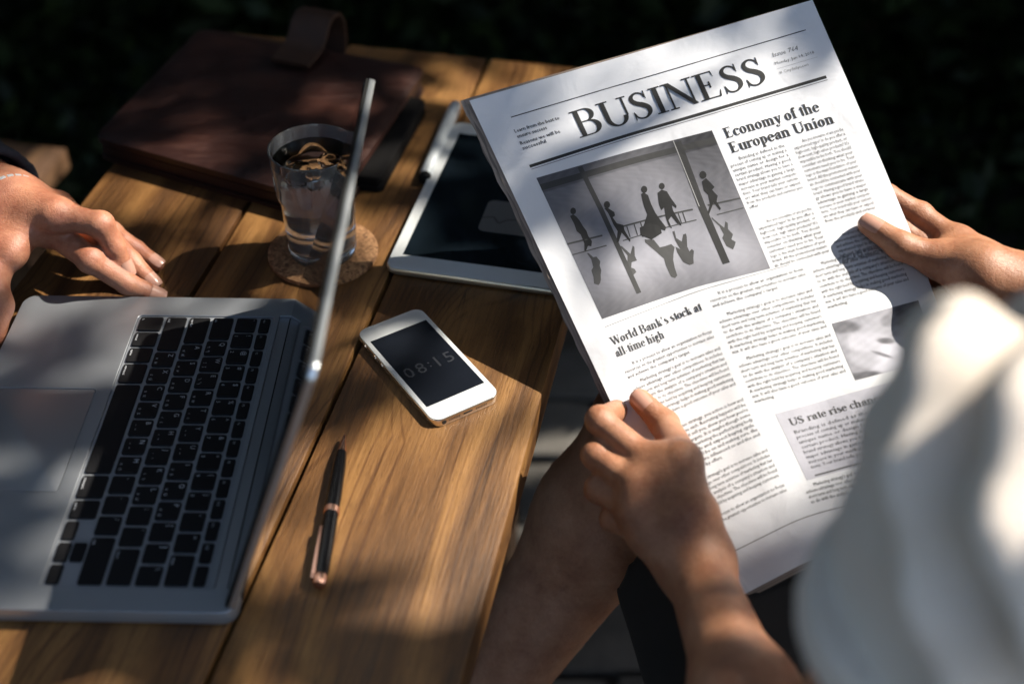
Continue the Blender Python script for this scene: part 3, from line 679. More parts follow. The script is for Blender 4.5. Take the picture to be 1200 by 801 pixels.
# dark pouch lying under the right side of the folder
p0, p1 = at(432, 212, .012), at(486, 118, .012); d_ = p1 - p0; L3 = np.linalg.norm(d_); an = math.atan2(d_[1], d_[0])
pu = empty('eyeglass_case', (p0[0], p0[1], 0), an); tag(pu, 'slim black case lying tucked against the right edge of the leather folder', 'case')
link('case_bottom', prism('case_bottom', rrect(0, -.012, L3, .026, .006, 5), .0, .008, .0015), M['black'], pu); link('case_lid', prism('case_lid', rrect(0, -.012, L3, .026, .006, 5), .0085, .016, .002), M['black'], pu)

# ================================================================= NEWSPAPER
def curve(pts, t):
    pts = np.array(pts, float); s = np.concatenate([[0], np.cumsum(np.linalg.norm(np.diff(pts[:, :2], axis=0), axis=1))]); s /= s[-1]
    n = len(pts)
    if n < 3: return np.stack([np.interp(t, s, pts[:, k]) for k in range(3)], -1)
    # smooth: quadratic blend through the points
    out = np.stack([np.interp(t, s, pts[:, k]) for k in range(3)], -1); acc = out * 0; ww = 0
    for o_, w_ in ((-.06, 1), (-.03, 2), (0, 3), (.03, 2), (.06, 1)):
        tt = np.clip(np.asarray(t) + o_ * np.minimum(1, np.minimum(np.asarray(t), 1 - np.asarray(t)) / .06), 0, 1)
        acc = acc + w_ * np.stack([np.interp(tt, s, pts[:, k]) for k in range(3)], -1); ww += w_
    return acc / ww
EL = [(550, 118, 1.06), (832, 718, .95)]
ER = [(952, 0, 1.06), (1000, 110, 1.045), (1040, 205, 1.03), (1075, 290, 1.012), (1112, 395, .99), (1205, 582, .935)]
ET = [(550, 118, 1.06), (750, 60, 1.066), (952, 0, 1.06)]
EB = [(832, 718, .95), (870, 697, .95), (960, 650, .948), (1205, 582, .935)]
def sheet(u, v, off=0.0, sx=0.0, sy=0.0):
    u = np.atleast_1d(np.asarray(u, float)); v = np.atleast_1d(np.asarray(v, float))
    l, r_, t, b = curve(EL, v), curve(ER, v), curve(ET, u), curve(EB, u); U_, V_ = u[:, None], v[:, None]
    c = [np.array(x, float) for x in (ET[0], ET[-1], EB[0], EB[-1])]
    s = (1 - U_) * l + U_ * r_ + (1 - V_) * t + V_ * b - ((1 - U_) * (1 - V_) * c[0] + U_ * (1 - V_) * c[1] + (1 - U_) * V_ * c[2] + U_ * V_ * c[3])
    s = s + np.stack([sx * (1 - u) * (1 - .6 * v) + sy * .25 * v, sy * v, u * 0], 1); d = s[:, 2] + off
    # gentle waves of the held paper: real relief in depth
    d = d + .0035 * np.sin(5.2 * u + 2.0 * v + .5) * np.sin(math.pi * u) + .0022 * np.sin(9 * v - 3 * u) * u + .0009 * np.sin(16 * u + 7 * v) + .00030 * np.sin(31 * u + 15 * v + 2 * np.sin(9 * v)) * np.sin(23 * v - 11 * u) + .0035 * np.exp(-((v - .03) / .05) ** 2) * np.sin(9 * u + 1)
    R_ = _F[None] + _R[None] * ((s[:, 0] - 600) / FPX)[:, None] - _U[None] * ((s[:, 1] - 400.5) / FPX)[:, None]
    return _C[None] + R_ * d[:, None]
PWD, PHT = .281, .432
def sheet_mesh(name, off, sx=0.0, sy=0.0, nu=60, nv=90, jag=0.0, tone=(.74, .75, .78), th=.00015, ph=0):
    u, v = np.meshgrid(np.linspace(0, 1, nu + 1), np.linspace(0, 1, nv + 1)); u = u.ravel(); v = v.ravel()
    jit = jag * (np.sin(v * 40 + sx * 9) + np.sin(v * 97 + sx)) * (u < .001); off = off + (.0005 * (1 + np.sin(7 * u + 4 * v + 1.7 * ph)) if ph else 0.0); A = sheet(u, v, off, sx + jit, sy); B_ = sheet(u, v, off + th, sx + jit, sy)
    V = np.concatenate([A, B_]); F = []; n1 = len(A); W1 = nu + 1
    for j in range(nv):
        for i in range(nu):
            k = j * W1 + i; F.append((k, k + W1, k + W1 + 1, k + 1)); F.append((n1 + k, n1 + k + 1, n1 + k + W1 + 1, n1 + k + W1))
    ring = [i for i in range(nu + 1)] + [j * W1 + nu for j in range(1, nv + 1)] + [nv * W1 + i for i in range(nu - 1, -1, -1)] + [j * W1 for j in range(nv - 1, 0, -1)]
    for a0, b0 in zip(ring, ring[1:] + ring[:1]): F.append((a0, b0, n1 + b0, n1 + a0))
    me = mesh(name, V, F); me.shade_smooth(); me.set_sharp_from_angle(angle=rad(60))
    at3 = me.color_attributes.new('ink', 'FLOAT_COLOR', 'POINT'); at3.data.foreach_set('color', np.tile(np.array([*tone, 1], np.float32), len(V))); return me
_gu, _gv = [a.ravel() for a in np.meshgrid(np.linspace(0, 1, 81), np.linspace(0, 1, 81))]; _gp = sheet(_gu, _gv); _gd = (_gp - _C) @ _F
_gx = np.stack([600 + FPX * ((_gp - _C) @ _R) / _gd, 400.5 - FPX * ((_gp - _C) @ _U) / _gd], 1)
def onpage(x, y, off):       # a point off metres behind (+) or in front (-) of the sheet
    return dp(x, y, _gd[np.argmin(((_gx - [x, y]) ** 2).sum(1))] + off)
nw = empty('newspaper', dp(830, 330, 1.0)); tag(nw, 'white folded newspaper headed BUSINESS held open by the woman', 'newspaper')
nwl = Vector(nw.location)
def nlink(name, me, m, parent=None):
    me.transform(Matrix.Translation(-nwl)); return link(name, me, m, parent or nw)
front = nlink('front_page', sheet_mesh('front_page', 0, 0, 0, 130, 190), M['paper'])
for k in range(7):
    me = sheet_mesh('inner_page', .0007 + .0006 * k, -2.5 - 1.5 * k + random.uniform(-.7, .7), 1.0 + 1.25 * k, 40, 70, 1.1, tuple(x * (.8 + .35 * (k % 3)) for x in (.30, .235, .19)), ph=k + 1); nlink('inner_page', me, M['paper'])  # brown tones put the shade of the fold into the page colour

PR = {}      # print layers: name -> (verts, faces, colours)
def pr(layer, V, F, lift, tone):
    V = np.asarray(V, float).reshape(-1, 2)
    L = PR.setdefault(layer, [[], [], []]); o = sum(len(x) for x in L[0]); L[0].append(sheet(V[:, 0], V[:, 1], -lift)); L[1] += [tuple(o + i for i in f) for f in F]
    t = np.array(tone, float); L[2].append(np.tile([*(t if t.ndim else (t, t, t)), 1], (len(V), 1)) if not callable(tone) else None)
def strip(layer, a, b, wv, lift=.0002, tone=.03, n=24):
    """straight printed rule between page points a and b, width wv in metres"""
    a, b = np.array(a, float), np.array(b, float); d = (b - a) * [PWD, PHT]; nn_ = np.array([-d[1], d[0]]) / np.linalg.norm(d) * wv / 2 / [PWD, PHT]
    t = np.linspace(0, 1, n + 1)[:, None]; c = a + (b - a) * t; V = np.concatenate([c - nn_, c + nn_]); F = [(i, i + 1, n + 2 + i, n + 1 + i) for i in range(n)]; pr(layer, V, F, lift, tone)
def rectfill(layer, f, nu, nv, lift, tonef):
    """f maps (s,t) in the unit square to page uv; tonef gives the printed grey"""
    s, t = np.meshgrid(np.linspace(0, 1, nu + 1), np.linspace(0, 1, nv + 1)); s = s.ravel(); t = t.ravel(); uv = f(s, t); W1 = nu + 1
    F = [(j * W1 + i, j * W1 + W1 + i, j * W1 + W1 + i + 1, j * W1 + i + 1) for j in range(nv) for i in range(nu)]
    L = PR.setdefault(layer, [[], [], []]); o = sum(len(x) for x in L[0]); L[0].append(sheet(uv[:, 0], uv[:, 1], -lift)); L[1] += [tuple(o + i for i in q) for q in F]
    g_ = tonef(s, t); L[2].append(np.stack([g_, g_, g_ * 1.12, np.ones_like(g_)], 1))
def poly(layer, pts, lift, tone):
    P_ = np.array(pts, float); from mathutils.geometry import tessellate_polygon
    tri = tessellate_polygon([[Vector((x, y, 0)) for x, y in P_]]); pr(layer, P_, [tuple(t) for t in tri], lift, tone)
def text(layer, s, u, v, size, wid=None, lift=.0003, tone=.05, shear=0.0, bold=0.0):
    V, F = text_verts(s, 1 if size < .006 else 3)
    if not len(V): return
    V = V.copy(); w0 = V[:, 0].max()
    sx = size if wid is None else wid * PWD / w0
    X = V[:, 0] * sx + V[:, 1] * size * shear; Y = V[:, 1] * size
    pr(layer, np.stack([u + X / PWD, v - Y / PHT], 1), F, lift, tone)
    if bold: pr(layer, np.stack([u + (X + bold) / PWD, v - Y / PHT], 1), F, lift + .00002, tone)

# --- a small serif alphabet drawn as strokes (cap height 1)
def arcp(cx, cy, rx, ry, a0, a1, wt, wn, n=14):
    V = []; 
    for k in range(n + 1):
        a = rad(a0 + (a1 - a0) * k / n); V.append((cx + rx * math.cos(a), cy + ry * math.sin(a)))
    for k in range(n + 1):
        a = rad(a0 + (a1 - a0) * k / n); V.append((cx + (rx - wt) * math.cos(a), cy + (ry - wn) * math.sin(a)))
    return V, [(i, i + 1, n + 2 + i, n + 1 + i) for i in range(n)]
def quad(*p): return list(p), [(0, 1, 2, 3)]
def bar(x0, y0, x1, y1, w): return quad((x0, y0), (x0 + w, y0), (x1 + w, y1), (x1, y1))
def rc(x0, y0, x1, y1): return quad((x0, y0), (x1, y0), (x1, y1), (x0, y1))
def sweep(pts, ws, n=26):
    P_ = np.array(pts, float); W_ = np.array(ws, float); t = np.linspace(0, len(P_) - 1, n + 1); c = []; wv = []
    for q in t:
        i = min(int(q), len(P_) - 2); f_ = q - i; p0, p1, p2, p3 = P_[max(i - 1, 0)], P_[i], P_[i + 1], P_[min(i + 2, len(P_) - 1)]
        c.append(.5 * (2 * p1 + (p2 - p0) * f_ + (2 * p0 - 5 * p1 + 4 * p2 - p3) * f_ ** 2 + (3 * p1 - p0 - 3 * p2 + p3) * f_ ** 3)); wv.append(W_[i] * (1 - f_) + W_[i + 1] * f_)
    c = np.array(c); d = np.gradient(c, axis=0); d /= np.linalg.norm(d, axis=1)[:, None]; nn_ = np.stack([-d[:, 1], d[:, 0]], 1) * np.array(wv)[:, None] / 2
    V = [tuple(x) for x in c + nn_] + [tuple(x) for x in c - nn_]; return V, [(i, i + 1, n + 2 + i, n + 1 + i) for i in range(n)]
def disc(cx, cy, r, n=12): return [(cx + r * math.cos(2 * math.pi * k / n), cy + r * math.sin(2 * math.pi * k / n)) for k in range(n)], [tuple(range(n))]
XH = .68
def glyph(c, s, t):
    G = []; sf = .095
    def serif(x, y, l=sf, r=sf, w=s, top=False): G.append(rc(x - l, y - t if top else y, x + w + r, y if top else y + t)); 
    if c == 'I': G += [rc(.12, 0, .12 + s, 1)]; serif(.12, 0); serif(.12, 1, top=True); return G, .24 + s
    if c == 'B':
        G += [rc(.12, 0, .12 + s, 1), rc(.02, 0, .45, t), rc(.02, 1 - t, .42, 1), rc(.12, .51, .45, .51 + t), arcp(.42, .757, .13 + s, .243, -90, 90, s, t), arcp(.45, .275, .17 + s, .275, -90, 90, s * 1.1, t)]; return G, .66 + s
    if c == 'U':
        G += [rc(.12, .30, .12 + s, 1), arcp(.12 + (.62 + t) / 2, .33, (.62 + t) / 2, .345, 180, 360, s, t * 1.3), rc(.74, .30, .74 + t * 1.3, 1)]; serif(.12, 1, top=True); serif(.74, 1, w=t, l=.11, r=.11, top=True); return G, .90
    if c == 'N':
        G += [rc(.14, 0, .14 + t * 1.2, 1), bar(.10, 1, .76 - s * .3, 0, s * 1.15), rc(.80 - t, 0, .80 + t * .2, 1)]; serif(.14, 0, w=t, l=.11, r=.11); serif(.10, 1, r=0, top=True); serif(.80 - t, 1, w=t, l=.11, r=.11, top=True); return G, .94
    if c == 'E':
        G += [rc(.12, 0, .12 + s, 1), rc(.02, 0, .60, t), rc(.02, 1 - t, .58, 1), rc(.12, .50, .44, .50 + t), quad((.60 - t, 0), (.62, 0), (.66, .25), (.645, .25)), quad((.58 - t, 1), (.58, 1), (.60, .78), (.585, .78)), rc(.44 - t, .40, .44, .64)]; return G, .74
    if c == 'S':
        k = s * 1.12; G += [sweep([(.52, .76), (.47, .90), (.33, .975), (.18, .91), (.13, .77), (.21, .62), (.38, .50), (.50, .37), (.51, .20), (.40, .06), (.26, .02), (.12, .09), (.06, .27)], [t, t * 1.2, t * 1.3, s * .7, s * .95, k, k * 1.15, k * 1.05, s * .95, s * .5, t * 1.3, t * 1.3, t], 44), quad((.515, 1.0), (.55, 1.0), (.545, .70), (.52, .70)), quad((.035, -.0), (.065, -.0), (.075, .31), (.05, .31))]; return G, .66
    if c == 'W':
        G += [bar(.08, 1, .34, 0, s), bar(.34 + s * .4, 0, .60, 1, t * 1.3), bar(.54, 1, .80, 0, s), bar(.80 + s * .4, 0, 1.06, 1, t * 1.3)]; serif(.08, 1, top=True); serif(.54, 1, l=.06, r=.03, top=True); serif(1.04, 1, w=t, l=.1, r=.08, top=True); return G, 1.2
    h = XH
    if c == 'o': G += [arcp(.30, h / 2, .27, h / 2 + .012, 0, 360, s, t, 26)]; return G, .60
    if c == 'c': G += [arcp(.30, h / 2, .27, h / 2 + .012, 42, 320, s, t, 22), disc(.45, h - .13, s * .48)]; return G, .53
    if c == 'e': G += [arcp(.30, h / 2, .27, h / 2 + .012, -10 + 10, 325, s, t, 24), rc(.06 + s * .5, h * .53, .55, h * .53 + t)]; return G, .56
    if c in 'nmhru' :
        G += [rc(.10, t if c != 'u' else .14, .10 + s, 1.03 if c == 'h' else h)]
        if c == 'u':
            G += [arcp(.10 + .23, .20, .23, .215, 180, 300, s, t * 1.2), rc(.44, 0, .44 + s, h), rc(.02, h - t, .1, h), rc(.36, h - t, .44, h), rc(.44, 0, .44 + s + .07, t)]; return G, .56 + s * .5
        G += [rc(.02, 0, .17 + s, t), rc(.01, (1.03 if c == 'h' else h) - t, .1, 1.03 if c == 'h' else h)]
        if c == 'r': G += [arcp(.10 + s + .15, h - .18, .16, .19, 60, 180, t * 1.6, t * 1.5), disc(.10 + s + .21, h - .06, s * .52)]; return G, .33 + s
        def hump(x): G.append(arcp(x + .17 + s / 2, h - .20, .17 + s / 2, .212, 0, 180, s, t * 1.5)); G.append(rc(x + .34, t, x + .34 + s, h - .19)); G.append(rc(x + .27, 0, x + .34 + s + .07, t))
        hump(.10)
        if c == 'm': hump(.44); return G, .88 + s
        return G, .54 + s
    if c == 'i': G += [rc(.10, 0, .10 + s, h), rc(.02, 0, .17 + s, t), rc(.01, h - t, .1, h), disc(.10 + s / 2, .90, s * .55)]; return G, .2 + s
    if c == 'l': G += [rc(.10, 0, .10 + s, 1.03), rc(.02, 0, .17 + s, t), rc(.01, 1.03 - t, .1, 1.03)]; return G, .2 + s
    if c == 'k': G += [rc(.10, 0, .10 + s, 1.03), rc(.02, 0, .17 + s, t), rc(.01, 1.03 - t, .1, 1.03), bar(.10 + s, .26, .42, h, t * 1.5), bar(.21 + s * .6, .38, .42, 0, s), rc(.36, 0, .48 + s, t), rc(.34, h - t, .54, h)]; return G, .50 + s * .8
    if c == 'p': G += [rc(.10, -.32, .10 + s, h), rc(.02, -.32, .17 + s, -.32 + t), rc(.01, h - t, .1, h), arcp(.32, h / 2, .26, h / 2 + .012, -140, 140, s, t, 20)]; return G, .62
    if c == 'd': G += [rc(.42, 0, .42 + s, 1.03), rc(.42, 0, .50 + s, t), rc(.33, 1.03 - t, .42, 1.03), arcp(.30, h / 2, .26, h / 2 + .012, 40, 320, s, t, 20)]; return G, .54 + s * .6
    if c == 'a': G += [rc(.34, .08, .34 + s, h - .17), arcp(.24 + s / 2, h - .19, .11 + s / 2, .20, 0, 170, s, t * 1.3), disc(.14, h - .20, s * .5), arcp(.25, .19, .20, .20, 75, 310, s, t * 1.2), rc(.20, .36, .36, .36 + t), arcp(.34 + s + .03, .09, .05 + s * .6, .09, 180, 310, s, t * 1.2)]; return G, .46 + s * .7
    if c == 's': G += [sweep([(.35, .52), (.30, .63), (.20, .665), (.11, .58), (.14, .46), (.28, .34), (.37, .22), (.32, .06), (.20, .015), (.10, .06), (.06, .17)], [t, t, t * 1.4, s * .8, s, s * 1.15, s * 1.0, s * .7, t * 1.4, t, t], 36)]; return G, .46
    if c == 't': G += [rc(.14, .12, .14 + s, .86), rc(.02, h - t, .38, h), arcp(.14 + .13, .14, .13, .15, 180, 310, s, t * 1.2)]; return G, .38
    if c == 'f': G += [rc(.12, 0, .12 + s, .85), rc(.02, 0, .22 + s, t), rc(.02, h - t, .38, h), arcp(.12 + .15, .84, .15, .20, 40, 180, s, t * 1.3), disc(.36, .94, s * .5)]; return G, .38
    if c == 'y': G += [bar(.06, h, .28 - s * .2, 0.02, s), bar(.30 - t, -.10, .50, h, t * 1.3), arcp(.16, -.16, .15, .16, 190, 360, t * 1.2, t * 1.2), disc(.07, -.17, s * .45), rc(.0, h - t, .22 + s * .6, h), rc(.40, h - t, .58, h)]; return G, .56
    if c == 'g': G += [arcp(.26, .45, .20, .24, 0, 360, s, t, 22), rc(.38, h - t * 1.5, .50, h), arcp(.27, -.12, .23, .17, 0, 360, s * .7, t, 22), sweep([(.16, .25), (.10, .16), (.20, .08), (.38, .05)], [t, s * .8, s * .8, s * .6], 10)]; return G, .52
    if c == '-': G += [rc(.05, .24, .30, .24 + t * 1.8)]; return G, .36
    if c == "'": G += [quad((.07, 1.02), (.07 + s, 1.02), (.07 + s * .6, .72), (.07 + s * .4, .72))]; return G, .16 + s
    return G, .30
def serif_text(layer, s, u, v, cap_m, wid, st, th, tone=.03, sp=0.0):
    x = 0; items = []
    for c in s: G, adv = glyph(c, st, th); items.append((x, G)); x += adv + sp
    k = wid * PWD / (x - .08); lift = .0003; z = 0
    for x0, G in items:
        for V, F in G:
            V = np.array(V, float); z = (z + 1) % 9
            pr(layer, np.stack([u + (x0 + V[:, 0]) * k / PWD, v - V[:, 1] * cap_m / PHT], 1), F, lift + z * .000012, tone)
I_ = 'black_ink_print'
strip(I_, (.087, .050), (.949, .050), .0007); strip(I_, (.076, .1445), (.949, .1445), .0024); strip(I_, (.077, .1505), (.949, .1505), .00045, tone=.12)
serif_text(I_, 'BUSINESS', .238, .1235, .0222, .552, .140, .046, .025)
for k, s in enumerate(('Learn from the best to', 'ensure success', 'Reasons we will be', 'successful')): text(I_, s, .078, (.079, .0895, .1030, .1125)[k], .0042, (.132, .088, .118, .070)[k], tone=.03, bold=.00012)
text(I_, 'Issue 764', .832, .0815, .0052, .075, tone=.22, shear=.25); text(I_, 'Monday, Jun 14, 2018', .830, .0965, .0034, .115, tone=.16); strip(I_, (.83, .1045), (.949, .1045), .0002, tone=.4); text(I_, '# Citydailynews', .832, .1150, .0034, .085, tone=.34)
serif_text(I_, 'Economy of the', .618, .2020, .0086, .275, .175, .055, .03); serif_text(I_, 'European Union', .615, .2310, .0086, .303, .175, .055, .03)
serif_text(I_, "World Bank's stock at", .074, .4965, .0066, .280, .17, .045, .06); serif_text(I_, 'all-time high', .072, .5190, .0066, .150, .17, .045, .06)
strip(I_, (.077, .4610), (.64, .4610), .0004, tone=.2)
T1 = "Branding is defined as the|process of coming up or making a|unique name or design for a|certain product. Having a good|brand strategy allows you to have a|major advantage in gaining a large|increase in your market competi-|tions. Your brand tells your custom-|ers what they can have or expect|from the products and services you|offer.".split('|')
T2 = "Are you innovative or are you the|experienced type? In do you offer a|high-cost, high-quality product, or|slow-cost, high value products? It's|impossible to be both. You should|consider on thinking what your|customers need you to be. Your|logo is the main foundation of your|brand. All the promotional materi-|als should be connected with your|logo to communicate with your|brand. Having a good brand strate-|gy allows you to have a major|advantage in gaining a large|increase in your market competi-|tions. Your brand tells your custom-|ers what they can have or expect|from the products and services.".split('|')
T3 = "It is a process to allow an organization to focus|resources on the greatest opportunities to increase sales|and achieve the company's target.".split('|')
T4 = "Marketing strategy's goal is to increase sales and|achieve advantage over other competitions. It includes|short term and long term activities of marketing that has|to do with the analysis of a company's situation and|contribute to its objectives. The objectives will be found|with the right held by acquiring and keeping customers.|A marketing strategy helps in making good marketing|mix. It will also have a good outcome of your sales and|marketing.".split('|')
T5 = "In a business strategy, you action is how and|when you will use each. Recruiting happens will be|effective when it sell you, show you how you're|going to your targets. It is maybe though some|unique selling, be marketing the perfect buying body|to fit your needs and expect buying cycle.|The objective will be on and making sure, the|brand the sales are influenced so and the end|customer is sold by offers.".split('|')
def para(L, u0, u1, v0, dv, size, ind=.03, tone=.05):
    for k, s in enumerate(L):
        a0 = u0 + (ind if k == 0 else 0); last = k == len(L) - 1
        V = text_verts(s, 1)[0]; nat = V[:, 0].max() * size / PWD
        text(I_, s, a0, v0 + k * dv, size, None if last and nat < (u1 - a0) else (u1 - a0), tone=tone)
    return v0 + len(L) * dv
DV = .00935; SZ = .0041
y = para(T1, .598, .762, .2475, DV, SZ); y = para(T2[:10], .598, .762, y + .024, DV, SZ)
para(T2, .784, .934, .2490, DV * .98, SZ); para(T3 + T2[1:4], .784, .934, .437, DV, SZ); 
D2 = .0102
y = para(T3, .075, .355, .5420, D2, SZ); y = para(T4, .075, .358, y + .004, D2, SZ); y = para(T5, .076, .36, y + .012, D2, SZ); y = para(T4[:6], .078, .36, y + .012, D2, SZ); para(T3[:2], .080, .36, y + .010, D2, SZ)
y = para(T3, .386, .672, .4780, D2, SZ); y = para(T4[:8], .386, .672, y + .012, D2, SZ); y = para(T4, .388, .674, y + .008, D2, SZ)
para(T4[:9], .695, .945, .4780, D2, SZ); 
strip(I_, (.10, .9225), (.95, .9245), .0006, tone=.12)
for k, (s, w_) in enumerate((('US rate rise chances', .30),)): serif_text(I_, s, .455, .7515, .0060, w_, .17, .045, .10)
y = para(T1[:8], .455, .68, .768, D2, SZ, .0, .16); strip(I_, (.455, y + .004), (.68, y + .004), .0012, tone=.12); para(T1[:8], .70, .93, .768, D2, SZ, .0, .16)
y = para(T4[:4], .41, .67, .872, D2, SZ); para(T4[:4], .69, .94, .872, D2, SZ)
# picture tones
rectfill('grey_panel_print', lambda s, t: np.stack([.428 + (.95 - .428) * s, .722 + (.858 - .722) * t], 1), 20, 10, .00012, lambda s, t: .50 + .03 * s)
def ga(x, y, cx, cy, sx, sy): return np.exp(-((x - cx) / sx) ** 2 - ((y - cy) / sy) ** 2)
def picf(s, t): return np.stack([.079 + (.590 - .079) * s - .006 * s * t, .1680 + (.446 - .168) * t + .012 * s], 1)
rectfill('photograph_print', picf, 110, 110, .00012, lambda s, t: np.clip(.13 + .14 * ga(s, t, .50, .42, .35, .30) + .20 * ga(s, t, .35, .72, .5, .22) + .18 * ga(s, t, .85, .85, .2, .2) - .06 * ga(s, t, .0, .95, .3, .2) + .012 * np.sin(s * 90 + 7 * np.sin(t * 20)) * np.sin(t * 70) - .05 * (t < .1) - .05 * ga(s, t, .95, .1, .25, .3), .03, .5))
ZC = [(78, 250), (680, 80), (298, 722), (865, 552)]     # the picture's corners in the tracing units below
def zp(x, y):
    s = t = .5
    for _ in range(12):
        X = (1 - s) * (1 - t) * ZC[0][0] + s * (1 - t) * ZC[1][0] + (1 - s) * t * ZC[2][0] + s * t * ZC[3][0]; Y = (1 - s) * (1 - t) * ZC[0][1] + s * (1 - t) * ZC[1][1] + (1 - s) * t * ZC[2][1] + s * t * ZC[3][1]
        a = (1 - t) * (ZC[1][0] - ZC[0][0]) + t * (ZC[3][0] - ZC[2][0]); b = (1 - s) * (ZC[2][0] - ZC[0][0]) + s * (ZC[3][0] - ZC[1][0]); c2 = (1 - t) * (ZC[1][1] - ZC[0][1]) + t * (ZC[3][1] - ZC[2][1]); d = (1 - s) * (ZC[2][1] - ZC[0][1]) + s * (ZC[3][1] - ZC[1][1]); D = a * d - b * c2
        ex, ey = x - X, y - Y; s += (d * ex - b * ey) / D; t += (a * ey - c2 * ex) / D
    s = min(1, max(0, s)); t = min(1, max(0, t)); return picf(np.array([s]), np.array([t]))[0]
def zstrip(pts, wz, tone, lift=.0002):
    for a, b in zip(pts, pts[1:]): strip('silhouette_print', zp(*a), zp(*b), wz * .00023, lift, tone, 10)
def zpoly(pts, tone, lift=.00024): poly('silhouette_print', [zp(*p) for p in pts], lift, tone)
zstrip([(86, 284), (400, 195), (690, 112)], 22, .045); zstrip([(228, 212), (300, 360), (425, 640)], 17, .05, .00022); zstrip([(562, 122), (640, 345), (720, 540)], 26, .04, .00022); zstrip([(548, 118), (632, 345)], 3, .35, .00026)
for a, b, c2, w_ in (((178, 472), (302, 444), .06, 6), ((195, 508), (316, 478), .07, 4), ((372, 415), (610, 356), .06, 6), ((372, 463), (622, 392), .08, 4), ((660, 340), (770, 312), .06, 6), ((690, 372), (780, 345), .08, 4)): zstrip([a, b], w_, c2, .00023)
for x in (385, 410, 432, 560, 575): zstrip([(x, 415 - (x - 372) * .248), (x + 12, 455 - (x - 372) * .26)], 4, .06, .00023)
men = [
 ([(192, 378), (203, 372), (214, 380), (224, 392), (236, 412), (248, 428), (254, 446), (266, 462), (264, 480), (252, 478), (246, 494), (240, 494), (240, 470), (228, 440), (214, 428), (206, 404)], (203, 361, 10)),
 ([(309, 352), (322, 352), (344, 366), (346, 378), (338, 384), (352, 404), (374, 410), (378, 428), (398, 462), (396, 468), (368, 436), (358, 466), (350, 470), (354, 430), (340, 408), (330, 384), (322, 368)], (319, 341, 11)),
 ([(436, 306), (446, 300), (460, 310), (470, 340), (484, 370), (500, 394), (520, 420), (516, 432), (490, 424), (470, 420), (468, 450), (438, 452), (432, 440), (446, 406), (456, 376), (446, 350), (440, 326)], (447, 290, 11)),
 ([(492, 302), (506, 290), (524, 296), (538, 320), (556, 346), (554, 354), (540, 344), (544, 362), (566, 400), (572, 414), (560, 410), (538, 382), (528, 396), (540, 424), (530, 420), (518, 384), (514, 352), (504, 362), (496, 340)], (507, 278, 10)),
 ([(642, 258), (656, 246), (672, 262), (684, 276), (676, 286), (694, 306), (690, 326), (704, 350), (700, 356), (680, 330), (672, 350), (664, 372), (660, 364), (668, 336), (662, 304), (648, 290)], (646, 235, 12))]
for P_, (hx_, hy_, hr) in men:
    zpoly(P_, .022); zpoly([(hx_ + hr * math.cos(k * .628), hy_ + hr * 1.15 * math.sin(k * .628)) for k in range(10)], .022, .00026)
    foot = max(y for _, y in P_); fx = np.mean([x for x, y in P_ if y > foot - 18])   # mirror image in the polished floor
    R2 = [(x + (foot - y) * .62 + 8, 2 * foot - y + 8 - (foot - y) * .12) for x, y in P_]; zpoly(R2, .075, .0002)
zpoly([(430, 420), (470, 402), (500, 418), (505, 440), (470, 462), (432, 446)], .025, .00027)
# second picture: a light handshake-like scene of plain shapes
def pic2(s, t): return np.stack([.689 + (.951 - .689) * s, .588 + (.702 - .588) * t + .002 * s], 1)
def sst(x): return 1 / (1 + np.exp(-np.clip(x, -30, 30)))
def tone2(s, t):
    g_ = .30 + .12 * ga(s, t, .35, .2, .3, .2)
    for cx, cy, ax, ay, an, tn in ((.30, .45, .24, .17, .5, .52), (.20, .72, .20, .12, .9, .42), (.66, .66, .34, .17, -.35, .66), (.48, .88, .26, .12, -.2, .60), (.50, .50, .10, .05, .5, .13), (.40, .70, .13, .025, .8, .20), (.90, .18, .26, .24, .6, .07), (.99, .80, .12, .3, 0, .10), (.10, .10, .20, .10, .4, .14), (.62, .20, .10, .10, .3, .20), (.10, .95, .2, .06, .2, .12)):
        c_, s_ = math.cos(an), math.sin(an); X = (s - cx) * c_ + (t - cy) * s_; Y = -(s - cx) * s_ + (t - cy) * c_; m_ = sst((1 - (X / ax) ** 2 - (Y / ay) ** 2) * 5); g_ = g_ * (1 - m_) + tn * m_
    return g_ + .03 * np.sin(s * 31 + t * 17) * np.sin(t * 41)
rectfill('photograph_print', pic2, 60, 44, .00012, tone2)
for nm, (Vs, F, Cs) in PR.items():
    V = np.concatenate(Vs); me = mesh(nm, V, F); at3 = me.color_attributes.new('ink', 'FLOAT_COLOR', 'POINT'); at3.data.foreach_set('color', np.concatenate(Cs).astype(np.float32).ravel()); me.update()
    o = nlink(nm, me, M['paper'], front)

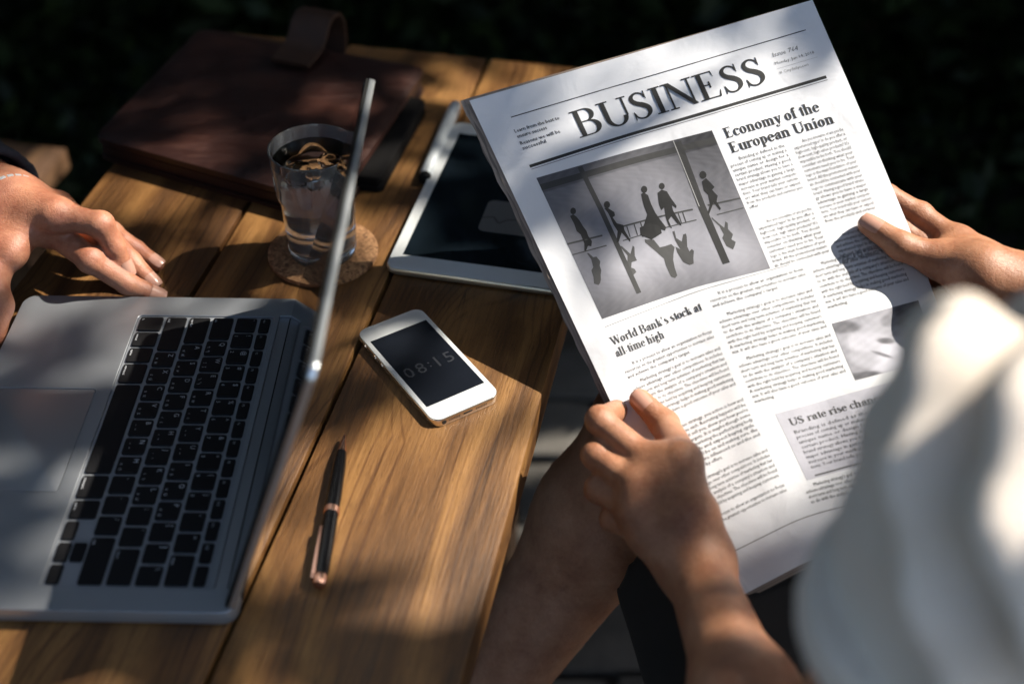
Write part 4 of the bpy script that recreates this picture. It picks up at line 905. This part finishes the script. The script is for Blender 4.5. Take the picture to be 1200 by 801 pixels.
# ================================================================= WOMAN
D = dp
wL = D(814, 657, .905); eL = np.array([.150, .362, .040]); sL = np.array([.198, .340, .342])
wR = D(1205, 345, .985); eR = np.array([.52, .60, .07]); sR = np.array([.50, .455, .312])
Q = onpage
FL = {'index': [D(762, 542, .925), D(703, 492, .940), Q(728, 478, .018), Q(756, 470, .015)],
      'middle': [D(748, 570, .916), D(699, 533, .938), Q(724, 524, .018), Q(752, 518, .014)],
      'ring': [D(748, 600, .911), D(702, 573, .936), Q(734, 566, .016), Q(766, 560, .012)],
      'pinky': [D(762, 628, .908), D(718, 608, .934), Q(750, 600, .014), Q(777, 596, .011)]}
TL = [D(808, 604, .900), D(800, 540, .914), Q(779, 497, -.0115), Q(750, 468, -.0088)]
FR = {'index': [Q(1122, 285, .012), Q(1078, 252, .016), Q(1040, 228, .014), Q(1012, 214, .013)],
      'middle': [Q(1128, 305, .018), Q(1078, 284, .020), Q(1046, 262, .015), Q(1020, 250, .013)],
      'ring': [Q(1134, 330, .018), Q(1096, 322, .022), Q(1066, 308, .015), Q(1040, 300, .013)],
      'pinky': [Q(1142, 350, .014), Q(1112, 356, .020), Q(1088, 346, .015), Q(1066, 338, .013)]}
TR = [D(1150, 320, .990), Q(1098, 304, -.010), Q(1056, 288, -.0125), Q(1018, 263, -.0090)]
wR = D(1205, 345, .990)
rf = {'index': (.0108, .0094, .0082, .0070), 'middle': (.0110, .0097, .0084, .0071), 'ring': (.0106, .0093, .0080, .0068), 'pinky': (.0098, .0082, .0070, .0060)}
def hand(p, wr, F, T, sc=1.0, ff=.0012, palm=.0125, tr=(.0150, .0125, .0103, .0082), wf=.5, kb=.014):
    d = None
    for k in ('index', 'middle', 'ring', 'pinky'):
        e = cap(p, wr, F[k][0], .0165 * sc, palm * sc); d = e if d is None else smin(d, e, kb)
    d = smin(d, cap(p, wr, T[0], .016 * sc, tr[0] * sc), .012)
    d = smin(d, cap(p, T[0], (F['index'][0] * wf + T[1] * (1 - wf)), tr[0] * sc, .009 * sc), .014); d = smin(d, cap(p, wr * .35 + F['index'][0] * .65, T[1], .010 * sc, .009 * sc), .016)          # web of the thumb
    best = d
    for k in ('index', 'middle', 'ring', 'pinky'):
        r = [x * sc for x in rf[k]]; f_ = chain(p, F[k], r, .003)
        f_ = smin(f_, np.linalg.norm(p - F[k][1], axis=1) - r[1] * 1.07, .004); f_ = smin(f_, np.linalg.norm(p - F[k][0], axis=1) - r[0] * 1.13, .006)
        best = smin(best, smin(d, f_, .008), ff)
    t_ = chain(p, T, [x * sc for x in tr], .005)
    return smin(np.minimum(best, smin(d, t_, .010)), d, .0015)
eLt = eL + np.array([.002, -.01, .0]); 
def perp(a, b): v = b - a; return v / np.linalg.norm(v)
def armL(p):
    d = hand(p, wL, FL, TL, .99, .0045, .0105)
    m1 = wL + (eL - wL) * .55; d = smin(d, cap(p, wL, m1, .0208, .0275), .018); d = smin(d, cap(p, m1, eL, .0275, .034), .03); d = smin(d, cap(p, eL, sL, .037, .042), .02)
    return d
def armR(p):
    d = hand(p, wR, FR, TR, 1.0); m1 = wR + (eR - wR) * .55
    d = smin(d, cap(p, D(1150, 322, .985), wR, .020, .022), .02); d = smin(d, cap(p, wR, m1, .0215, .034), .018); d = smin(d, cap(p, m1, eR, .034, .040), .03); return smin(d, cap(p, eR, sR, .039, .046), .02)
hipc = np.array([.375, .22, -.20]); face = np.array([-.34, .94, 0]); rt = np.array([.94, .34, 0])
hipL, hipR = hipc - rt * .085, hipc + rt * .085
kneeL = D(778, 500, 1.13); ankL = kneeL + (D(600, 770, 1.20) - kneeL) * 1.25; toeL = ankL + np.array([-.10, .10, -.05])
kneeR = hipR + face * .42 + np.array([-.05, 0, .0]); ankR = np.array([kneeR[0] + .0, kneeR[1] - .05, -.68]); toeR = ankR + face * .15 + np.array([0, 0, -.04])
neck = (sL + sR) / 2 + rt * .03 + np.array([0, 0, .055]); headc = neck + np.array([.07, .0, .13]) + face * .09
def bodyw(p):
    d = smin(cap(p, hipL, hipR, .095, .095), cap(p, hipc, hipc * .5 + neck * .5, .085, .075), .05); d = smin(d, cap(p, hipc * .5 + neck * .5, (sL + sR) / 2, .075, .07), .04); d = smin(d, cap(p, sL, sR, .036, .036), .03)
    d = smin(d, cap(p, (sL + sR) / 2, neck + np.array([0, 0, .05]), .06, .052), .03); d = smin(d, ell(p, headc, (.078, .095, .115)), .02); d = smin(d, cap(p, headc + face * .085 + np.array([0, 0, .01]), headc + face * .108 - np.array([0, 0, .015]), .008, .013), .01)
    d = smin(d, ell(p, headc + face * .08 - np.array([0, 0, .05]), (.03, .03, .012)), .015)
    for h_, k_, a_, t_ in ((hipL, kneeL, ankL, toeL), (hipR, kneeR, ankR, toeR)):
        mk = k_ + (a_ - k_) * .3; l = cap(p, h_, k_, .082, .056); l = smin(l, cap(p, k_, mk, .052, .056), .03); l = smin(l, cap(p, mk, a_, .056, .036), .03); l = smin(l, cap(p, a_, t_, .036, .024), .03); d = smin(d, l, .02)
    return smin(d, smin(cap(p, eL, sL, .039, .046), cap(p, eR, sR, .039, .046), .001), .02)
def bbox(pts, m): P_ = np.array(pts); return P_.min(0) - m, P_.max(0) + m
allL = [wL] + TL + sum(FL.values(), []); allR = [wR] + TR + sum(FR.values(), [])
lo, hi = bbox(allL + [eL, eL + (sL - eL) * .3], .055); pA = nets(armL, lo, hi, .0017)
lo, hi = bbox(allR + [eR], .055); pB = nets(armR, lo, hi, .0019)
lo, hi = bbox([hipc, neck, headc, kneeL, kneeR, ankL, ankR, toeL, toeR, sL, sR, hipL, hipR], .14); lo[2] = max(lo[2], -.76); pC = nets(bodyw, lo, hi, .009)
def cut(part, fn):
    V, F, k = part; m = fn(V[F].mean(1)); return V, F[m], k
pC = cut((*pC, 0), lambda c: (cap(c, eL + (sL - eL) * .22, wL, .07, .07) > 0) & (cap(c, eR + (sR - eR) * .22, wR, .07, .07) > 0))
camdir = lambda p: (_C - p) / np.linalg.norm(_C - p)
nl1 = nail_patch(TL[3] + (TL[2] - TL[3]) * .08, TL[2], camdir(TL[3]) + np.array([-.15, 0, .35]), .0060, .0075, .0084)
nl2 = nail_patch(TR[3] + (TR[2] - TR[3]) * .08, TR[2], camdir(TR[3]) + np.array([0, .15, .45]), .0062, .0080, .0085)
wo = empty('person', hipc); wo.location = (0, 0, 0); tag(wo, 'seated woman in a cream shirt and black shorts reading the newspaper', 'person')
link('body', npmesh('body', [(*pA, 0), (*pB, 0), pC, (*nl1, 1), (*nl2, 1)], [M['skinw'], M['nail']]), None, wo)
# shirt
def wob(p, s=1.0): return .004 * np.sin(38 * p[:, 0] + 22 * p[:, 2] + 3 * np.sin(17 * p[:, 1])) + .003 * np.sin(61 * p[:, 2] - 30 * p[:, 1] + 2 * np.sin(23 * p[:, 0]))
axL = (eL - sL) / np.linalg.norm(eL - sL); axR = (eR - sR) / np.linalg.norm(eR - sR); HL = sL + (eL - sL) * .37; HR = sR + (eR - sR) * .50
def sleeve(p, s_, H_, ax):
    r0, r1 = .066, .052
    d = cap(p, s_, H_ + ax * .04, r0, r1); fold = .0115 * np.sin((p @ np.array([105, -40, 30])) + 2.5 * np.sin(p @ np.array([12, 34, -25]))) + .003 * np.sin(p @ np.array([40, 60, 120])); d = d + fold * np.clip(.35 + np.abs((p - H_) @ ax) * 12, .35, 1)
    q = (p - H_) @ ax; cuff = cap(p, H_ - ax * .022, H_ + ax * .04, (.067), .067) + fold * .15; cuff = smax(cuff, -(q + .024), .003); d = smin(d, cuff, .0015)
    d = smax(d, q, .006); return smax(d, -smax(cap(p, H_ - ax * .05, H_ + ax * .1, .050, .050), -(q + .014), .003), .003)
def shirt(p):
    mid = hipc * .5 + neck * .5; d = smin(cap(p, hipc + np.array([0, 0, .02]), mid, .130, .118), cap(p, mid, (sL + sR) / 2 - np.array([0, 0, .01]), .118, .105), .05); d = smin(d, cap(p, sL + np.array([.02, 0, -.012]), sR, .056, .056), .05)
    d = smin(d, cap(p, (sL + sR) / 2, neck - np.array([0, 0, .01]), .070, .060), .03); d = d + wob(p)
    d = smax(d, p[:, 2] - neck[2] - .012 + .3 * ((p - neck) @ face), .006)
    return np.minimum(smin(d, sleeve(p, sL, HL, axL), .018), smin(d, sleeve(p, sR, HR, axR), .018))
lo, hi = bbox([hipc, neck, sL, sR, HL, HR], .16); lo[2] = -.24
link('shirt', npmesh('shirt', [(*nets(shirt, lo, hi, .0045), 0)], [M['shirt']]), None, wo)
def shorts(p):
    d = smin(cap(p, hipL, hipR, .108, .108), cap(p, hipc, hipc + np.array([0, 0, .08]), .118, .118), .04)
    for h_, k_ in ((hipL, kneeL), (hipR, kneeR)):
        e = h_ + (k_ - h_) * .80; ax = (k_ - h_) / np.linalg.norm(k_ - h_); l = cap(p, h_, e + ax * .05, .098, .080) + wob(p) * .6; l = smax(l, (p - e) @ ax, .004); d = smin(d, l, .02)
    return smax(d, p[:, 2] + .06, .005)
lo, hi = bbox([hipc, hipL, hipR, kneeL, kneeR], .13); link('shorts', npmesh('shorts', [(*nets(shorts, lo, hi, .007), 0)], [M['shorts']]), None, wo)
def hair(p):
    d = ell(p, headc + np.array([0, 0, .012]) - face * .016, (.090, .106, .118)); d = smax(d, (p - headc) @ face - .035 - .35 * (p[:, 2] - headc[2]), .012)
    d = smin(d, cap(p, headc - face * .09, headc + rt * .04 - face * .12 - np.array([0, 0, .05]), .045, .03), .03); return d + .002 * np.sin(p @ np.array([240, 60, 20]))
lo, hi = bbox([headc, headc - face * .13 - np.array([0, 0, .16])], .15); link('hair', npmesh('hair', [(*nets(hair, lo, hi, .006), 0)], [M['hairw']]), None, wo)
# gold ring
rc_ = D(1110, 378, 1.02); rg = bpy.data.meshes.new('finger_ring'); bm = bmesh.new()
pr_ = FR['pinky'][0] * .45 + FR['pinky'][1] * .55; dr = perp(FR['pinky'][0], FR['pinky'][1])
bm.free(); V = []; F = []; a1 = np.cross(dr, [0, 0, 1.]); a1 /= np.linalg.norm(a1); b1 = np.cross(dr, a1)
for i in range(32):
    a = 2 * math.pi * i / 32; c_ = pr_ + (a1 * math.cos(a) + b1 * math.sin(a)) * .0098
    for j in range(8):
        b = 2 * math.pi * j / 8; V.append(c_ + (a1 * math.cos(a) + b1 * math.sin(a)) * math.cos(b) * .001 + dr * math.sin(b) * .0015)
for i in range(32):
    for j in range(8): F.append((i * 8 + j, ((i + 1) % 32) * 8 + j, ((i + 1) % 32) * 8 + (j + 1) % 8, i * 8 + (j + 1) % 8))
me = mesh('finger_ring', V, F, True); fixn(me); o = link('finger_ring', me, simple('gold', (.9, .6, .25), .2, 1.)); tag(o, 'thin gold ring on a finger of the hand holding the right edge of the newspaper', 'ring')

# ================================================================= MAN
A = at
mw = A(8, 240, .064); FM = {'index': [A(66, 252, .073), A(118, 263, .070), A(134, 290, .050), A(146, 314, .032)],
      'middle': [A(58, 268, .052), A(106, 304, .046), A(150, 333, .022), A(183, 346, .0085)],
      'ring': [A(62, 254, .048), A(124, 276, .046), A(154, 306, .022), A(179, 332, .009)],
      'pinky': [A(66, 244, .042), A(130, 272, .034), A(160, 292, .016), A(184, 309, .0085)]}
TM = [A(-30, 275, .056), A(-14, 322, .042), A(-5, 358, .027), A(-10, 392, .013)]
me_ = np.array([-.70, 1.22, .02]); ms = np.array([-.84, 1.08, .32]); mm_ = mw + (me_ - mw) * .5
def armM(p):
    d = hand(p, mw, FM, TM, 1.05, .002, .0135, (.0165, .0140, .0125, .0105), wf=.35, kb=.016)
    for k in ('index', 'middle'): d = smin(d, cap(p, mw + np.array([0, 0, .012]), FM[k][0] + np.array([0, 0, .006]), .004, .0035), .006)   # tendons
    d = smin(d, cap(p, mw, mm_, .026, .036), .02); return smin(d, cap(p, mm_, me_, .036, .042), .02)
lo, hi = bbox([mw, mm_] + TM + sum(FM.values(), []), .045); lo[2] = max(lo[2], -.01); mA = nets(armM, lo, hi, .0018)
mh = np.array([-.86, .86, -.18]); mf = np.array([.97, -.24, 0]); mr = np.array([.24, .97, 0]) * -1
msR = ms + mr * .40; mhL, mhR = mh - mr * .09, mh + mr * .09; mkL = mhL + mf * .42; mkR = mhR + mf * .42; maL = np.array([mkL[0] - .05, mkL[1], -.68]); maR = np.array([mkR[0] - .05, mkR[1], -.68])
mn = (ms + msR) / 2 + np.array([0, 0, .08]); mhd = mn + mf * .04 + np.array([0, 0, .17]); meR = np.array([-.72, .52, .03]); mwR = np.array([-.56, .585, .03])
def bodym(p):
    d = smin(ell(p, mhd, (.10, .08, .12)), cap(p, mn - np.array([0, 0, .05]), mn + np.array([0, 0, .08]), .062, .055), .02); d = smin(d, cap(p, mhd + mf * .09, mhd + mf * .115 - np.array([0, 0, .02]), .009, .015), .01)
    d = smin(d, cap(p, meR, mwR, .04, .028), .02)
    tq = smin(cap(p, mh, (ms + msR) / 2, .11, .10), cap(p, ms, msR, .05, .05), .05); tq = smin(tq, cap(p, (ms + msR) / 2, mn + np.array([0, 0, .03]), .06, .055), .03); tq = np.minimum(tq, np.minimum(cap(p, msR, meR, .045, .04), np.minimum(cap(p, ms, me_, .045, .04), cap(p, me_, mm_ * .8 + me_ * .2, .04, .035)))); d = np.minimum(d, tq)
    for q_, k_ in ((mhL, mkL), (mhR, mkR)): d = np.minimum(d, cap(p, q_, k_, .08, .055))
    for k_, a_ in ((mkL, maL), (mkR, maR)): d = np.minimum(d, cap(p, k_, a_, .05, .036)); d = np.minimum(d, smin(cap(p, a_ + np.array([0, 0, .1]), a_, .04, .036), cap(p, a_, a_ + mf * .15 - np.array([0, 0, .035]), .038, .03), .03))
    return d
_h = lambda x, y, z: mwR + mf * x + mr * y + np.array([0, 0, z - mwR[2]])
F2 = {k: [_h(.085 - .004 * abs(i - 1), -(.030 - .020 * i), .026), _h(.118 - .004 * abs(i - 1), -(.034 - .022 * i), .030), _h(.142 - .006 * abs(i - 1), -(.035 - .022 * i), .020), _h(.158 - .007 * abs(i - 1), -(.035 - .022 * i), .009)] for i, k in enumerate(('index', 'middle', 'ring', 'pinky'))}
T2_ = [_h(.02, -.022, .024), _h(.050, -.048, .020), _h(.074, -.060, .014), _h(.095, -.064, .010)]
armM2 = lambda p: smin(hand(p, mwR, F2, T2_, 1.05, .002, .0125), cap(p, mwR, mwR * .6 + meR * .4, .026, .034), .02)
lo, hi = bbox([mwR, mwR * .6 + meR * .4] + T2_ + sum(F2.values(), []), .045); mD = nets(armM2, lo, hi, .0025)
lo, hi = bbox([mhd, mwR, meR, maL, maR, me_, ms, msR, mhL, mhR, maL + mf * .15], .14); lo[2] = max(lo[2], -.76); mB = nets(bodym, lo, hi, .009)
nls = [nail_patch(FM['index'][3], FM['index'][2], np.array([.55, -.25, .8]), .0062, .0070, .0075), nail_patch(FM['middle'][3], FM['middle'][2], np.array([.2, -.5, .9]), .0060, .0066, .0076), nail_patch(FM['ring'][3], FM['ring'][2], np.array([.35, -.35, .9]), .0056, .0062, .0073), nail_patch(FM['pinky'][3], FM['pinky'][2], np.array([.3, -.3, .9]), .0050, .0058, .0064)]
ma = empty('person', (0, 0, 0)); tag(ma, 'man in a dark navy jacket resting his hand on the table behind the laptop', 'person')
link('body', npmesh('body', [(*mA, 0), (*mB, 0), (*mD, 0)] + [(*x, 1) for x in nls], [M['skinm'], M['nail']]), None, ma)
cuffc = A(14, 222, .068); cuffc = mw + (me_ - mw) / np.linalg.norm(me_ - mw) * .024; axm = perp(mw, me_)
def jacket(p):
    d = cap(p, cuffc - axm * .05, me_, .040, .060) ; d = smin(d, cap(p, me_, ms, .060, .068), .03) + wob(p) * .6
    d = smax(d, -((p - cuffc) @ axm), .004); d = smax(d, -smax(cap(p, cuffc - axm * .05, cuffc + axm * .05, .033, .033), (p - cuffc) @ axm - .035, .003), .003)
    t_ = smin(cap(p, mh, (ms + msR) / 2, .15, .14), cap(p, ms, msR, .075, .075), .06); t_ = smin(t_, cap(p, mhL, mhR, .12, .12), .04); t_ = smin(t_, cap(p, msR, meR, .068, .056), .03); t_ = smin(t_, cap(p, meR, mwR, .056, .046), .03)
    return smin(d, smax(t_ + wob(p), p[:, 2] - mn[2], .01), .02)
lo, hi = bbox([mh, mn, ms, msR, me_, mw, meR, mwR, mhL, mhR], .17); link('jacket', npmesh('jacket', [(*nets(jacket, lo, hi, .006), 0)], [M['navy']]), None, ma)
def trousers(p):
    d = cap(p, mhL, mhR, .115, .115)
    for h_, k_, a_ in ((mhL, mkL, maL), (mhR, mkR, maR)): d = smin(d, smin(cap(p, h_, k_, .095, .075), cap(p, k_, a_ + np.array([0, 0, .06]), .072, .06), .03), .03)
    return d + wob(p) * .5
lo, hi = bbox([mhL, mhR, mkL, mkR, maL, maR], .14); link('trousers', npmesh('trousers', [(*nets(trousers, lo, hi, .009), 0)], [M['denim']]), None, ma)
def hairm(p): d = ell(p, mhd + np.array([0, 0, .018]) - mf * .014, (.108, .088, .115)); return smax(d, (p - mhd) @ mf - .05 - .6 * (p[:, 2] - mhd[2]), .01)
lo, hi = bbox([mhd], .15); link('hair', npmesh('hair', [(*nets(hairm, lo, hi, .006), 0)], [M['hairw']]), None, ma)
# watch with metal links round his wrist
wc = mw - axm * .008; wt = empty('wristwatch', tuple(wc)); tag(wt, 'silver link wristwatch at the dark cuff of the hand behind the laptop', 'watch')
a1 = np.cross(axm, [0, 0, 1.]); a1 /= np.linalg.norm(a1); b1 = np.cross(a1, axm)
lk = box_mesh('link', (-.0045, -.0026, -.0013), (.0045, .0026, .0013), .0007, 2); lk.materials.append(M['silver'])
for i in range(28):
    a = 2 * math.pi * i / 28; rd = a1 * math.cos(a) + b1 * math.sin(a); tg = -a1 * math.sin(a) + b1 * math.cos(a)
    o = link('link', lk, None, wt); R3 = Matrix((Vector(axm), Vector(tg), Vector(rd))).transposed(); o.matrix_local = Matrix.Translation(Vector(rd * .0285)) @ R3.to_4x4()
